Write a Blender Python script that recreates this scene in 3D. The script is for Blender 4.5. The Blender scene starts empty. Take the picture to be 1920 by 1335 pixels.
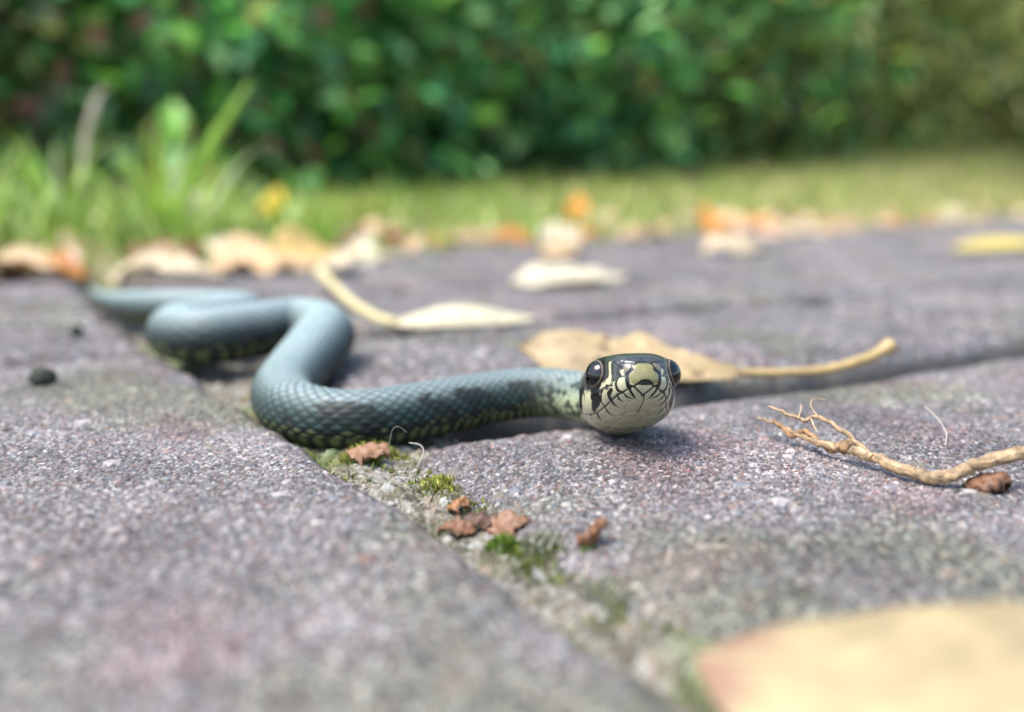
import bpy, math
import numpy as np
from mathutils import Vector, Matrix

# ------------------------------------------------------------------ camera, sky, sun, exposure
scene = bpy.context.scene
COL = scene.collection
H = 0.037                                   # lens height above the paving, metres
cam_d = bpy.data.cameras.new('camera')
cam = bpy.data.objects.new('camera', cam_d); COL.objects.link(cam)
cam_d.sensor_width = 36.0
cam_d.lens = 31.9
cam_d.clip_start = 0.004; cam_d.clip_end = 400.0
cam.location = (0, 0, H)
cam.rotation_euler = (math.radians(90 - 9.93), 0, 0)
cam_d.dof.use_dof = True
cam_d.dof.focus_distance = 0.1275
cam_d.dof.aperture_fstop = 8.6
scene.camera = cam

world = bpy.data.worlds.new('World'); scene.world = world; world.use_nodes = True
wn = world.node_tree.nodes; wl = world.node_tree.links
bg = wn['Background']
sky = wn.new('ShaderNodeTexSky'); sky.sky_type = 'NISHITA'; sky.sun_disc = False
SUN_EL, SUN_AZ = math.radians(63), math.radians(-115)      # azimuth from +Y (ahead), negative = left
sky.sun_elevation = SUN_EL; sky.sun_rotation = SUN_AZ
sky.air_density = 1.0; sky.dust_density = 2.5; sky.ozone_density = 1.0
wl.new(sky.outputs[0], bg.inputs[0]); bg.inputs[1].default_value = 0.15

sun_d = bpy.data.lights.new('sun', 'SUN'); sun = bpy.data.objects.new('sun', sun_d); COL.objects.link(sun)
sun_d.energy = 2.0; sun_d.angle = math.radians(30); sun_d.color = (1.0, 0.97, 0.93)
sd = Vector((math.sin(SUN_AZ) * math.cos(SUN_EL), math.cos(SUN_AZ) * math.cos(SUN_EL), math.sin(SUN_EL)))
sun.rotation_euler = sd.to_track_quat('Z', 'Y').to_euler()
sun.location = (-1, 2, 3)

vs = scene.view_settings
vs.view_transform = 'Standard'; vs.look = 'None'; vs.gamma = 1.0; vs.use_curve_mapping = False
vs.exposure = 1.65
scene.render.engine = 'CYCLES'
scene.cycles.use_denoising = True
scene.cycles.max_bounces = 6

# ------------------------------------------------------------------ helpers
def link(o, parent=None):
    COL.objects.link(o)
    if parent is not None: o.parent = parent
    return o

def tag(o, label=None, cat=None, group=None, kind=None):
    if label: o['label'] = label
    if cat: o['category'] = cat
    if group: o['group'] = group
    if kind: o['kind'] = kind
    return o

def empty(name, loc=(0, 0, 0), rz=0.0):
    o = bpy.data.objects.new(name, None); o.empty_display_size = 0.01
    o.location = loc; o.rotation_euler = (0, 0, rz)
    return link(o)

def mesh_np(name, V, F, col=None, smooth=True):
    """V (n,3), F (m,3|4) or list of such arrays, col (n,3)"""
    me = bpy.data.meshes.new(name)
    V = np.ascontiguousarray(V, dtype=np.float32)
    Fs = F if isinstance(F, list) else [F]
    Fs = [np.asarray(f, dtype=np.int32) for f in Fs if len(f)]
    loops = np.concatenate([f.ravel() for f in Fs])
    tot = np.concatenate([np.full(len(f), f.shape[1], np.int32) for f in Fs])
    start = np.concatenate([[0], np.cumsum(tot)[:-1]]).astype(np.int32)
    me.vertices.add(len(V)); me.vertices.foreach_set('co', V.ravel())
    me.loops.add(len(loops)); me.loops.foreach_set('vertex_index', loops)
    me.polygons.add(len(tot)); me.polygons.foreach_set('loop_start', start)
    try: me.polygons.foreach_set('loop_total', tot)
    except Exception: pass
    me.polygons.foreach_set('use_smooth', np.full(len(tot), smooth))
    if col is not None:
        a = me.attributes.new('Col', 'FLOAT_COLOR', 'POINT')
        c = np.ones((len(V), 4), np.float32); c[:, :col.shape[1]] = np.clip(col, 0, 1)
        a.data.foreach_set('color', c.ravel())
    me.update(calc_edges=True)
    return me

def obj(name, me, mat, parent=None, loc=None, rz=None):
    o = bpy.data.objects.new(name, me)
    if mat is not None and not me.materials: me.materials.append(mat)
    if loc is not None: o.location = loc
    if rz is not None: o.rotation_euler = (0, 0, rz)
    return link(o, parent)

def grid_faces(nu, nv, wrap=False):
    """grid with index i*nv+j ; wrap closes j"""
    i = np.arange(nu - 1)[:, None]; j = np.arange(nv if wrap else nv - 1)[None, :]
    j2 = (j + 1) % nv
    a = i * nv + j; b = (i + 1) * nv + j; c = (i + 1) * nv + j2; d = i * nv + j2
    return np.stack([a, b, c, d], -1).reshape(-1, 4)

_rs = np.random.RandomState(77)
TAB = _rs.rand(8192, 6).astype(np.float32)
def hsh(i, j, seed=0):
    i = i.astype(np.int64); j = j.astype(np.int64)
    return ((i * 73856093) ^ (j * 19349663) ^ (seed * 83492791) ^ ((i + j) * 2654435)) % 8191

def vor(U, V, s, seed=0, aniso=1.0):
    u = U / s; v = V / (s * aniso)
    iu = np.floor(u); iv = np.floor(v)
    d1 = np.full(U.shape, 9.0); d2 = np.full(U.shape, 9.0); ident = np.zeros(U.shape, np.int64)
    for di in (-1, 0, 1):
        for dj in (-1, 0, 1):
            ci = iu + di; cj = iv + dj
            h = hsh(ci, cj, seed)
            d = np.hypot(u - ci - TAB[h, 0], v - cj - TAB[h, 1])
            near = d < d1
            d2 = np.where(near, d1, np.minimum(d2, d))
            ident = np.where(near, h, ident); d1 = np.where(near, d, d1)
    return d1, d2, ident

def vnoise(U, V, s, seed=0):
    u = U / s; v = V / s
    iu = np.floor(u); iv = np.floor(v); fu = u - iu; fv = v - iv
    fu = fu * fu * (3 - 2 * fu); fv = fv * fv * (3 - 2 * fv)
    g = lambda a, b: TAB[hsh(iu + a, iv + b, seed), 2]
    return (g(0, 0) * (1 - fu) + g(1, 0) * fu) * (1 - fv) + (g(0, 1) * (1 - fu) + g(1, 1) * fu) * fv
def fbm(U, V, s, seed=0, n=3):
    t = 0; a = 1; w = 0
    for k in range(n):
        t = t + a * vnoise(U, V, s / 2 ** k, seed + k); w += a; a *= 0.5
    return t / w
def sstep(a, b, x):
    t = np.clip((x - a) / (b - a), 0, 1); return t * t * (3 - 2 * t)
def pchip(xk, yk, x):
    xk = np.asarray(xk, float); yk = np.asarray(yk, float)
    h = np.diff(xk); dl = np.diff(yk) / h; m = np.zeros_like(yk)
    for i in range(1, len(xk) - 1):
        if dl[i - 1] * dl[i] > 0:
            w1 = 2 * h[i] + h[i - 1]; w2 = h[i] + 2 * h[i - 1]
            m[i] = (w1 + w2) / (w1 / dl[i - 1] + w2 / dl[i])
    m[0] = dl[0]; m[-1] = dl[-1]
    k = np.clip(np.searchsorted(xk, x) - 1, 0, len(h) - 1)
    t = (x - xk[k]) / h[k]; t = np.clip(t, 0, 1)
    return ((2*t**3 - 3*t**2 + 1) * yk[k] + (t**3 - 2*t**2 + t) * h[k] * m[k]
            + (-2*t**3 + 3*t**2) * yk[k + 1] + (t**3 - t**2) * h[k] * m[k + 1])
def catmull(P, n):
    P = np.asarray(P, float)
    Q = np.vstack([2 * P[0] - P[1], P, 2 * P[-1] - P[-2]])
    out = []
    for i in range(len(P) - 1):
        p0, p1, p2, p3 = Q[i:i + 4]
        t = np.linspace(0, 1, n, endpoint=False)[:, None]
        out.append(0.5 * (2*p1 + (p2 - p0)*t + (2*p0 - 5*p1 + 4*p2 - p3)*t**2 + (3*p1 - p0 - 3*p2 + p3)*t**3))
    out.append(P[-1:])
    return np.vstack(out)
def resample(P, ds):
    L = np.concatenate([[0], np.cumsum(np.linalg.norm(np.diff(P[:, :3], axis=0), axis=1))])
    n = max(2, int(L[-1] / ds)); s = np.linspace(0, L[-1], n)
    return np.stack([np.interp(s, L, P[:, k]) for k in range(P.shape[1])], 1), s

def material(name, rough=0.6, spec=0.5, coat=0.0, noise=None, amount=0.15, trans=0.0, bump=None, color=None, rough_attr=False):
    """colour from the mesh attribute Col, varied by procedural noise; optional fine bump and leaf translucency"""
    m = bpy.data.materials.new(name); m.use_nodes = True
    nt = m.node_tree; N = nt.nodes; L = nt.links
    p = N['Principled BSDF']
    if color is None:
        a = N.new('ShaderNodeAttribute'); a.attribute_name = 'Col'; src = a.outputs['Color']
    else:
        a = N.new('ShaderNodeRGB'); a.outputs[0].default_value = (*color, 1); src = a.outputs[0]
    tc = N.new('ShaderNodeTexCoord')
    if noise:
        nz = N.new('ShaderNodeTexNoise'); nz.inputs['Scale'].default_value = noise; nz.inputs['Detail'].default_value = 4
        L.new(tc.outputs['Object'], nz.inputs['Vector'])
        mr = N.new('ShaderNodeMapRange'); mr.inputs[1].default_value = 0.3; mr.inputs[2].default_value = 0.7
        mr.inputs[3].default_value = 1 - amount; mr.inputs[4].default_value = 1 + amount
        L.new(nz.outputs['Fac'], mr.inputs[0])
        mx = N.new('ShaderNodeMix'); mx.data_type = 'RGBA'; mx.blend_type = 'MULTIPLY'; mx.inputs[0].default_value = 1
        L.new(src, mx.inputs[6]); L.new(mr.outputs[0], mx.inputs[7]); src = mx.outputs[2]
    L.new(src, p.inputs['Base Color'])
    p.inputs['Roughness'].default_value = rough
    p.inputs['Specular IOR Level'].default_value = spec
    if rough_attr:
        L.new(a.outputs['Alpha'], p.inputs['Roughness'])
        sm = N.new('ShaderNodeMapRange'); sm.inputs[1].default_value = .24; sm.inputs[2].default_value = .5; sm.inputs[3].default_value = .5; sm.inputs[4].default_value = .16
        L.new(a.outputs['Alpha'], sm.inputs[0]); L.new(sm.outputs[0], p.inputs['Specular IOR Level'])
    p.inputs['Coat Weight'].default_value = coat; p.inputs['Coat Roughness'].default_value = 0.12
    if bump:
        bz = N.new('ShaderNodeTexNoise'); bz.inputs['Scale'].default_value = bump[0]; bz.inputs['Detail'].default_value = 3
        L.new(tc.outputs['Object'], bz.inputs['Vector'])
        b = N.new('ShaderNodeBump'); b.inputs['Strength'].default_value = 1.0; b.inputs['Distance'].default_value = bump[1]
        L.new(bz.outputs['Fac'], b.inputs['Height']); L.new(b.outputs[0], p.inputs['Normal'])
    if trans:
        t = N.new('ShaderNodeBsdfTranslucent'); L.new(src, t.inputs[0])
        ms = N.new('ShaderNodeMixShader'); ms.inputs[0].default_value = trans
        L.new(p.outputs[0], ms.inputs[1]); L.new(t.outputs[0], ms.inputs[2])
        L.new(ms.outputs[0], N['Material Output'].inputs[0])
    return m

M = {}
M['paver'] = material('concrete_paver', rough=0.62, spec=0.4, noise=2500, amount=0.18)
M['sand'] = material('joint_sand', rough=0.8, spec=0.25, noise=1800, amount=0.2)
M['soil'] = material('soil', rough=0.95, spec=0.1, noise=30, amount=0.4, color=(0.10, 0.075, 0.05))
M['snake'] = material('snake_skin', rough=0.33, spec=0.38, coat=0.0, noise=900, amount=0.12, rough_attr=True)
M['eye'] = material('eye', rough=0.03, spec=0.5)
M['leaf'] = material('dry_leaf', rough=0.5, spec=0.35, noise=260, amount=0.14, trans=0.22, bump=(700, 0.0003))
M['stalk'] = material('leaf_stalk', rough=0.45, spec=0.4, noise=500, amount=0.2)
M['wood'] = material('root_wood', rough=0.6, spec=0.3, noise=900, amount=0.3, bump=(1600, 0.0003))
M['moss'] = material('moss', rough=0.7, spec=0.3, noise=600, amount=0.25, trans=0.25)
M['fibre'] = material('fibre', rough=0.4, spec=0.5, color=(0.50, 0.46, 0.38))
M['grass'] = material('grass_blade', rough=0.45, spec=0.45, noise=60, amount=0.2, trans=0.35)
M['foliage'] = material('shrub_leaf', rough=0.42, spec=0.5, noise=40, amount=0.2, trans=0.6)
M['bark'] = material('bark', rough=0.9, spec=0.1, noise=60, amount=0.4, color=(0.07, 0.05, 0.035))
M['clod'] = material('dark_clod', rough=0.9, spec=0.2, noise=900, amount=0.4, color=(0.035, 0.04, 0.03))

def tube(P, R, n=10, wob=0.0, seed=1, cap=True):
    """P (k,3), R (k,) -> verts, faces"""
    P = np.asarray(P, float); R = np.asarray(R, float) * np.ones(len(P))
    T = np.gradient(P, axis=0); T /= np.linalg.norm(T, axis=1)[:, None] + 1e-12
    ref = np.array([0.0, 0.0, 1.0]);
    S = np.cross(T, ref); bad = np.linalg.norm(S, axis=1) < 0.15
    S[bad] = np.cross(T[bad], [0, 1.0, 0]); S /= np.linalg.norm(S, axis=1)[:, None]
    B = np.cross(S, T)
    th = np.linspace(0, 2 * np.pi, n, endpoint=False)
    rs = np.random.RandomState(seed)
    ii, jj = np.meshgrid(np.arange(len(P)) * 1.0, np.arange(n) * 1.0, indexing='ij')
    rr = R[:, None] * (1 + wob * ((vnoise(ii, np.cos(jj / n * 6.283) * 1.2 + 9, 2.6, seed) - .5) * 2.4 + (rs.rand(len(P), n) - 0.5) * .5))
    V = P[:, None] + rr[..., None] * (np.cos(th)[None, :, None] * S[:, None] + np.sin(th)[None, :, None] * B[:, None])
    V = V.reshape(-1, 3); F = grid_faces(len(P), n, True)[:, ::-1]
    if cap:
        k = len(V); V = np.vstack([V, P[0], P[-1]])
        a = np.arange(n); b = (a + 1) % n; e = (len(P) - 1) * n
        F = [F, np.vstack([np.stack([a, b, np.full(n, k)], 1), np.stack([e + b, e + a, np.full(n, k + 1)], 1)])]
    return V, F
def join(parts):
    """parts: list of (V,F[list],col)"""
    Vs, F3, F4, Cs, k = [], [], [], [], 0
    for V, F, c in parts:
        for f in (F if isinstance(F, list) else [F]):
            (F3 if f.shape[1] == 3 else F4).append(f + k)
        Vs.append(V); Cs.append(np.broadcast_to(np.asarray(c, float), (len(V), 3))); k += len(V)
    F = []
    if F4: F.append(np.vstack(F4))
    if F3: F.append(np.vstack(F3))
    return np.vstack(Vs), F, np.vstack(Cs)

# ------------------------------------------------------------------ ground and paving
ANG = math.radians(30)
AU = np.array([math.cos(ANG), math.sin(ANG)]); AP = np.array([-math.sin(ANG), math.cos(ANG)])
def plan(u, p): return (u * AU + p * AP) * H                     # paving axes (in lens heights) -> metres
LAWN0 = np.array([4.86, 24.3]) * H; LD = np.array([0.67, 0.742]); LN = np.array([-0.742, 0.67])
def lawn_d(x, y): return (x - LAWN0[0]) * LN[0] + (y - LAWN0[1]) * LN[1]

V = np.array([[-200, -200, -0.05], [200, -200, -0.05], [200, 200, -0.05], [-200, 200, -0.05]], float)
g = obj('ground', mesh_np('ground', V, np.array([[0, 1, 2, 3]])), M['soil']); tag(g, 'bare earth beneath the paving', kind='structure')

PAL = 0.35 * np.array([1.02, 1.0, .95]) * np.array([[.34, .31, .325], [.28, .26, .275], [.42, .385, .40], [.56, .53, .535], [.74, .71, .69], [.12, .11, .115],
                [.33, .18, .15], [.45, .32, .29], [.30, .34, .40], [.27, .26, .18], [.20, .18, .19]])
PW = np.array([.20, .17, .14, .13, .085, .10, .045, .045, .05, .04, .09]); PC = np.cumsum(PW / PW.sum())
def pick(r): return PAL[np.clip(np.searchsorted(PC, r), 0, len(PAL) - 1)]

def grit_surface(U, Vv, seed, grain=0.0005):
    """height and colour of pressed concrete with exposed grains"""
    d1, d2, idn = vor(U, Vv, grain, seed)
    edge = np.clip((d2 - d1) * 2.2, 0, 1)
    amp = TAB[idn, 3]
    h = grain * (0.62 * amp + 0.22) * np.sqrt(edge) - 0.00018
    c = pick(TAB[idn, 4]); c = c * (0.65 + 0.75 * TAB[idn, 5])[..., None]
    c = c * (0.25 + 0.80 * sstep(0.05, 0.6, edge))[..., None]
    D1, D2, ID = vor(U, Vv, 0.0024, seed + 5)
    big = (TAB[ID, 3] < 0.20) & (D1 < 0.14 + 0.36 * TAB[ID, 2] ** 2)
    Cb = pick(.15 + TAB[ID, 5] * 0.84) * np.array([1.12, 1.08, 1.1]); Cb = Cb * 0.8 + 0.2 * c
    c = np.where(big[..., None], Cb, c)
    h = np.where(big, 0.00022 + 0.00018 * TAB[ID, 4] - 0.0006 * D1 * D1, h)
    q1, q2, qi = vor(U, Vv, 0.0042, seed + 60); pit = (TAB[qi, 4] < .16) * np.clip(1 - q1 / (.12 + .22 * TAB[qi, 2]), 0, 1)
    h = h - .0006 * np.sqrt(pit) * (TAB[qi, 3] + .3)
    t = fbm(U, Vv, 0.022, seed + 9); gr = sstep(0.55, 0.8, fbm(U, Vv, 0.03, seed + 20))[..., None]
    rd = sstep(0.58, 0.8, fbm(U, Vv, 0.017, seed + 30))[..., None]
    c = c * (0.55 + 0.90 * t)[..., None] * (0.8 + 0.4 * fbm(U, Vv, 0.007, seed + 50))[..., None]
    c = c * (1 - gr * np.array([.16, .10, .30])) * (1 - rd * np.array([-.06, .07, .07]))
    return h, c

def paver_mesh(name, Lu, Lp, res, seed, worn=(0.010, 0.0042), corner=0.006, depth=0.05, tint=1.0, grain=0.00085, us=None, ps=None):
    """one concrete block: gritty top, worn shoulders, sides; local origin at its centre, top at z=0
       worn = (width, drop) of the shoulder"""
    nu = int(Lu / max(res, 1e-4)) + 1; npp = int(Lp / max(res, 1e-4)) + 1
    u = np.linspace(-Lu / 2, Lu / 2, nu) if us is None else us; p = np.linspace(-Lp / 2, Lp / 2, npp) if ps is None else ps
    nu, npp = len(u), len(p)
    U, P = np.meshgrid(u, p, indexing='ij')
    qx = np.abs(U) - (Lu / 2 - corner - 0.0006); qy = np.abs(P) - (Lp / 2 - corner - 0.0006)
    sd_ = np.hypot(np.maximum(qx, 0), np.maximum(qy, 0)) + np.minimum(np.maximum(qx, qy), 0) - corner
    sd_ = sd_ + (fbm(U, P, 0.012, seed + 3, 4) - 0.5) * 0.0034 + (vnoise(U, P, 0.0025, seed + 4) - 0.5) * 0.0007
    w, drop = worn
    e = np.clip((sd_ + w) / w, 0, 1)
    z = -drop * (1 - np.sqrt(np.clip(1 - e ** 2.2, 0, 1)))
    z = z - np.clip(sd_, 0, 1) * 6.0
    z = np.maximum(z, -depth * 0.5)
    z += (fbm(U, P, 0.04, seed + 7) - 0.5) * 0.0022 * (1 - sstep(-.002, 0, sd_))
    h, c = grit_surface(U, P, seed, grain)
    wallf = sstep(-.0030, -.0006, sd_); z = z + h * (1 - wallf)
    c = c * (1 - wallf)[..., None] + (np.array([.06, .054, .045]) * (.7 + .6 * fbm(U, P, .006, seed + 41))[..., None]) * wallf[..., None]  # edges and sides painted soil-dark, which also stands in for joint shade
    V = np.stack([U, P, z], -1).reshape(-1, 3); F = grid_faces(nu, npp)
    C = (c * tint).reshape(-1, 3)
    # skirt
    idx = np.arange(nu * npp).reshape(nu, npp)
    ring = np.concatenate([idx[:-1, 0], idx[-1, :-1], idx[:0:-1, -1], idx[0, :0:-1]])
    k = len(V); low = V[ring].copy(); low[:, 2] = -depth
    n = len(ring); a = np.arange(n); b = (a + 1) % n
    S = np.stack([ring[a], k + a, k + b, ring[b]], 1)
    return mesh_np(name, np.vstack([V, low]), np.vstack([F, S]), np.vstack([C, C[ring]]))

paving = empty('paving'); tag(paving, 'paved path of worn purple-grey concrete blocks', kind='structure')
def put_paver(me, u0, u1, p0, p1, flip=0.0, dz=0.0, name='paver'):
    c = plan((u0 + u1) / 2, (p0 + p1) / 2)
    o = obj(name, me, M['paver'], paving, (c[0], c[1], dz), ANG + flip)
    return o
GAP = 0.22
US = 1.38                                   # where the right-hand blocks begin
LU, LP = 5.42, 2.71
def steps(a, b, knots):
    """coordinates from a to b whose spacing is fine where the block is seen close"""
    out = [a]
    while out[-1] < b: out.append(out[-1] + float(np.interp(out[-1], [k[0] for k in knots], [k[1] for k in knots])))
    out = np.array(out); return a + (out - a) * (b - a) / (out[-1] - a)
wr, dr = (LU - GAP) * H, (LP - GAP) * H
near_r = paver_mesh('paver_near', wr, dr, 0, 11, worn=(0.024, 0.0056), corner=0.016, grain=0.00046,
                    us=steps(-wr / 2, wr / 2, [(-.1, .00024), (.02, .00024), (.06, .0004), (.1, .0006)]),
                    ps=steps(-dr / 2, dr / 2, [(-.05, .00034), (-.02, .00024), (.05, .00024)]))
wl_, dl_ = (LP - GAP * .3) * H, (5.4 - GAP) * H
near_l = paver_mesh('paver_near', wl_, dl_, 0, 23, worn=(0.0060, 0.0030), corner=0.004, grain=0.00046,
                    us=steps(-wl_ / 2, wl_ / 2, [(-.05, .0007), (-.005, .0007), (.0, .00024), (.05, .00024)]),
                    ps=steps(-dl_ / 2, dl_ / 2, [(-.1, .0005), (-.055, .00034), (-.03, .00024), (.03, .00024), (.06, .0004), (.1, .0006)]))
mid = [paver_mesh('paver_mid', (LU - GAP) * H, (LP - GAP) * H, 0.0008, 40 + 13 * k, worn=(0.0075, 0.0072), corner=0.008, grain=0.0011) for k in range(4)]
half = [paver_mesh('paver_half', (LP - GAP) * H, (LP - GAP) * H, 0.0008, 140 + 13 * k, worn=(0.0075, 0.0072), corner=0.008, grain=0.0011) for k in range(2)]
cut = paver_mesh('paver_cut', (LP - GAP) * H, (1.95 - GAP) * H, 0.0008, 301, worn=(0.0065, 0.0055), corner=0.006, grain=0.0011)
cnt = [0]; RP = np.random.RandomState(5)
def lay(u0, u1, p0, p1, me=None, flip=None, dz=None):
    c = plan((u0 + u1) / 2, (p0 + p1) / 2)
    if me is None:
        if lawn_d(c[0], c[1]) > 0.06: return
        if np.hypot(c[0] - 0.3, c[1] - 0.5) > 1.9: return
        k = cnt[0]; cnt[0] += 1
        long_u = (u1 - u0) > LP * 1.4; long_p = (p1 - p0) > LP * 1.4
        me = (mid[k % 4] if (long_u or long_p) else half[k % 2])
        flip = (math.pi / 2 if long_p else 0) + (math.pi if RP.rand() < .5 else 0)
        dz = (RP.rand() - 0.5) * 0.0014
    put_paver(me, u0, u1, p0, p1, flip or 0.0, dz or 0.0)
P0 = 0.95
lay(US - .16, US - .16 + LU, P0, P0 + LP, near_r)
lay(1.115 - LP, 1.115, 0.85, 6.25, near_l, flip=math.radians(2.7), dz=0.0002)
lay(US - .33 - LP, US - .33, 6.25, 8.2, cut, dz=-0.0004)
lay(US - .33 - LP, US - .33, 8.2, 10.9, half[0]); lay(US - .33 - LP, US - .33, 10.9, 13.6, half[1])
lay(US - .33 - LP, US - .33, -4.55, 0.85)
for k in range(-5, 14):
    p0 = P0 + LP * k; off = 0.0 if k % 2 == 0 or k == 1 else LP
    if k == 1: off = 0.0
    u = US
    if off: lay(u, u + LP, p0, p0 + LP); u += LP
    while u < 60:
        if not (k == 0 and u == US): lay(u, u + LU, p0, p0 + LP)
        u += LU
for k in range(-5, 7):
    p0 = 0.85 + LP * k; u = US - .33 - LP - (0 if k % 2 == 0 else LP)
    if k % 2: lay(u, u + LP, p0, p0 + LP)
    while u > -22:
        lay(u - LU, u, p0, p0 + LP); u -= LU

# sand in the joints: fine sheet where it is seen close, coarse elsewhere
def sand_mesh(name, u0, u1, p0, p1, res, seed, base):
    nu = int((u1 - u0) * H / res); npp = int((p1 - p0) * H / res)
    U, P = np.meshgrid(np.linspace(u0, u1, nu) * H, np.linspace(p0, p1, npp) * H, indexing='ij')
    d1, d2, idn = vor(U, P, 0.0007, seed); e = np.clip((d2 - d1) * 2, 0, 1)
    D1, D2, ID = vor(U, P, 0.0017, seed + 3); E = np.clip((D2 - D1) * 2, 0, 1)
    z = base + (fbm(U, P, 0.011, seed + 1) - 0.5) * 0.0042 + 0.0005 * TAB[idn, 3] * np.sqrt(e) + np.where(TAB[ID, 3] < .22, 0.0006 * np.sqrt(E), 0)
    spal = .42 * np.array([.97, 1.0, 1.0]) * np.array([[.42, .38, .30], [.55, .50, .42], [.70, .68, .60], [.30, .26, .19], [.24, .22, .13], [.50, .40, .30], [.16, .13, .10]])
    c = spal[(TAB[idn, 4] * 6.99).astype(int)]
    cb = spal[(TAB[ID, 5] * 6.99).astype(int)]; c = np.where((TAB[ID, 3] < .22)[..., None], cb, c)
    gr = sstep(0.5, 0.75, fbm(U, P, 0.013, seed + 8))[..., None]
    c = c * (1 - gr * np.array([.35, .15, .55])) * (0.6 + 0.4 * e)[..., None]
    XY = U[..., None] * AU + P[..., None] * AP
    Vv = np.concatenate([XY, z[..., None]], -1).reshape(-1, 3)
    return mesh_np(name, Vv, grid_faces(nu, npp), c.reshape(-1, 3))
js = obj('joint_sand', sand_mesh('joint_sand', US - .62, US + .45, 0.2, 9.5, 0.00032, 3, -0.0036), M['sand'])
tag(js, 'pale sandy grit filling the long joint between the blocks', kind='structure')
c0 = np.array([.055, .052, .036])
Vb = []
for (u, p) in ((-25, -15), (60, -15), (60, 45), (-25, 45)):
    q = plan(u, p); Vb.append([q[0], q[1], -0.0095])
sb = obj('sand_bed', mesh_np('sand_bed', np.array(Vb), np.array([[0, 1, 2, 3]]), np.tile(c0, (4, 1))), M['sand'])
tag(sb, 'sand bed under the paving blocks', kind='structure')

# ------------------------------------------------------------------ lawn, rising gently to the hedge
def lawn_h(x, y):
    d = lawn_d(x, y)
    rise = 0.035 * np.clip(y - 0.8, 0, 3.5) ** 2 + 0.10 * np.clip(y - 4.3, 0, 40)
    return 0.002 + 0.010 * sstep(0, 0.12, d) + rise * sstep(0.0, 0.45, d) + (fbm(x, y, 0.35, 61) - .5) * 0.02 * sstep(0, .2, d)
dd = np.concatenate([np.linspace(-0.02, 1.2, 62), np.linspace(1.3, 4, 28), np.geomspace(4.3, 120, 16)])
ll = np.concatenate([-np.geomspace(120, 2.6, 16), np.linspace(-2.5, 5, 150), np.geomspace(5.3, 120, 16)])
DD, LL = np.meshgrid(dd, ll, indexing='ij')
jag = (fbm(LL, LL * 0 + 3.0, 0.06, 71) - 0.5) * 0.05 * (DD < 0.02)
X = LAWN0[0] + LD[0] * LL + LN[0] * (DD + jag); Y = LAWN0[1] + LD[1] * LL + LN[1] * (DD + jag)
Z = np.minimum(lawn_h(X, Y), 3.0); Z[0] = -0.03
t = fbm(X, Y, 0.12, 65)[..., None]
C = np.array([.15, .17, .045]) * (1 - t) + np.array([.28, .25, .11]) * t
lw = obj('lawn', mesh_np('lawn', np.stack([X, Y, Z], -1).reshape(-1, 3), grid_faces(*DD.shape)[:, ::-1], C.reshape(-1, 3)), M['grass'])
tag(lw, 'grassy verge rising behind the path', kind='structure')

def blade(rs, base, length, width, lean, az, col, n=4, thick=0.12):
    """a grass blade: tapering folded strip of n segments (3 verts per step)"""
    t = np.linspace(0, 1, n + 1)
    d = np.array([math.cos(az), math.sin(az)]); s = np.array([-d[1], d[0]])
    bend = lean * t ** 1.8
    px = base[0] + d[0] * bend * length; py = base[1] + d[1] * bend * length
    pz = base[2] + length * (t - 0.28 * lean * t ** 3)
    w = width * (1 - t ** 2.2) * 0.5 + 1e-5
    A = np.stack([px - s[0] * w, py - s[1] * w, pz], 1)
    B = np.stack([px - d[0] * w * .35, py - d[1] * w * .35, pz - w * .1], 1)
    Cc = np.stack([px + s[0] * w, py + s[1] * w, pz], 1)
    Vv = np.stack([A, B, Cc], 1).reshape(-1, 3)
    return Vv, grid_faces(n + 1, 3), col
RG = np.random.RandomState(9)
GRASS = [(.20, .30, .045), (.29, .36, .07), (.15, .25, .035), (.42, .40, .14), (.50, .44, .20), (.26, .33, .06)]
parts = []
n = 0
while n < 17000:
    l = RG.uniform(-1.9, 3.6); d = abs(RG.rand() ** 1.2) * 1.7 + 0.0
    x, y = LAWN0 + LD * l + LN * (d + RG.uniform(-.02, .02))
    if y < 0.2 or abs(x) > 0.8 * y + 0.35: continue
    n += 1
    right = np.clip((x / max(y, .1) + 0.1) * 2.2, 0, 1)
    k = RG.choice(6, p=np.array([.3, .2, .25, .06, .04, .15]) * (1 - right) + np.array([.10, .18, .06, .26, .24, .16]) * right)
    c = np.array(GRASS[k]) * RG.uniform(.75, 1.25)
    h = RG.uniform(.018, .05) * (0.55 + 0.45 * min(1, d / .25))
    parts.append(blade(RG, (x, y, float(lawn_h(np.array(x), np.array(y))) - .002), h, RG.uniform(.002, .0045), RG.uniform(.2, 1.1), RG.rand() * 6.28, c, 3))
Vv, Ff, Cc = join(parts)
o = obj('grass', mesh_np('grass', Vv, Ff, Cc), M['grass']); tag(o, 'short green and straw coloured grass on the verge', 'grass', kind='stuff')

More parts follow.
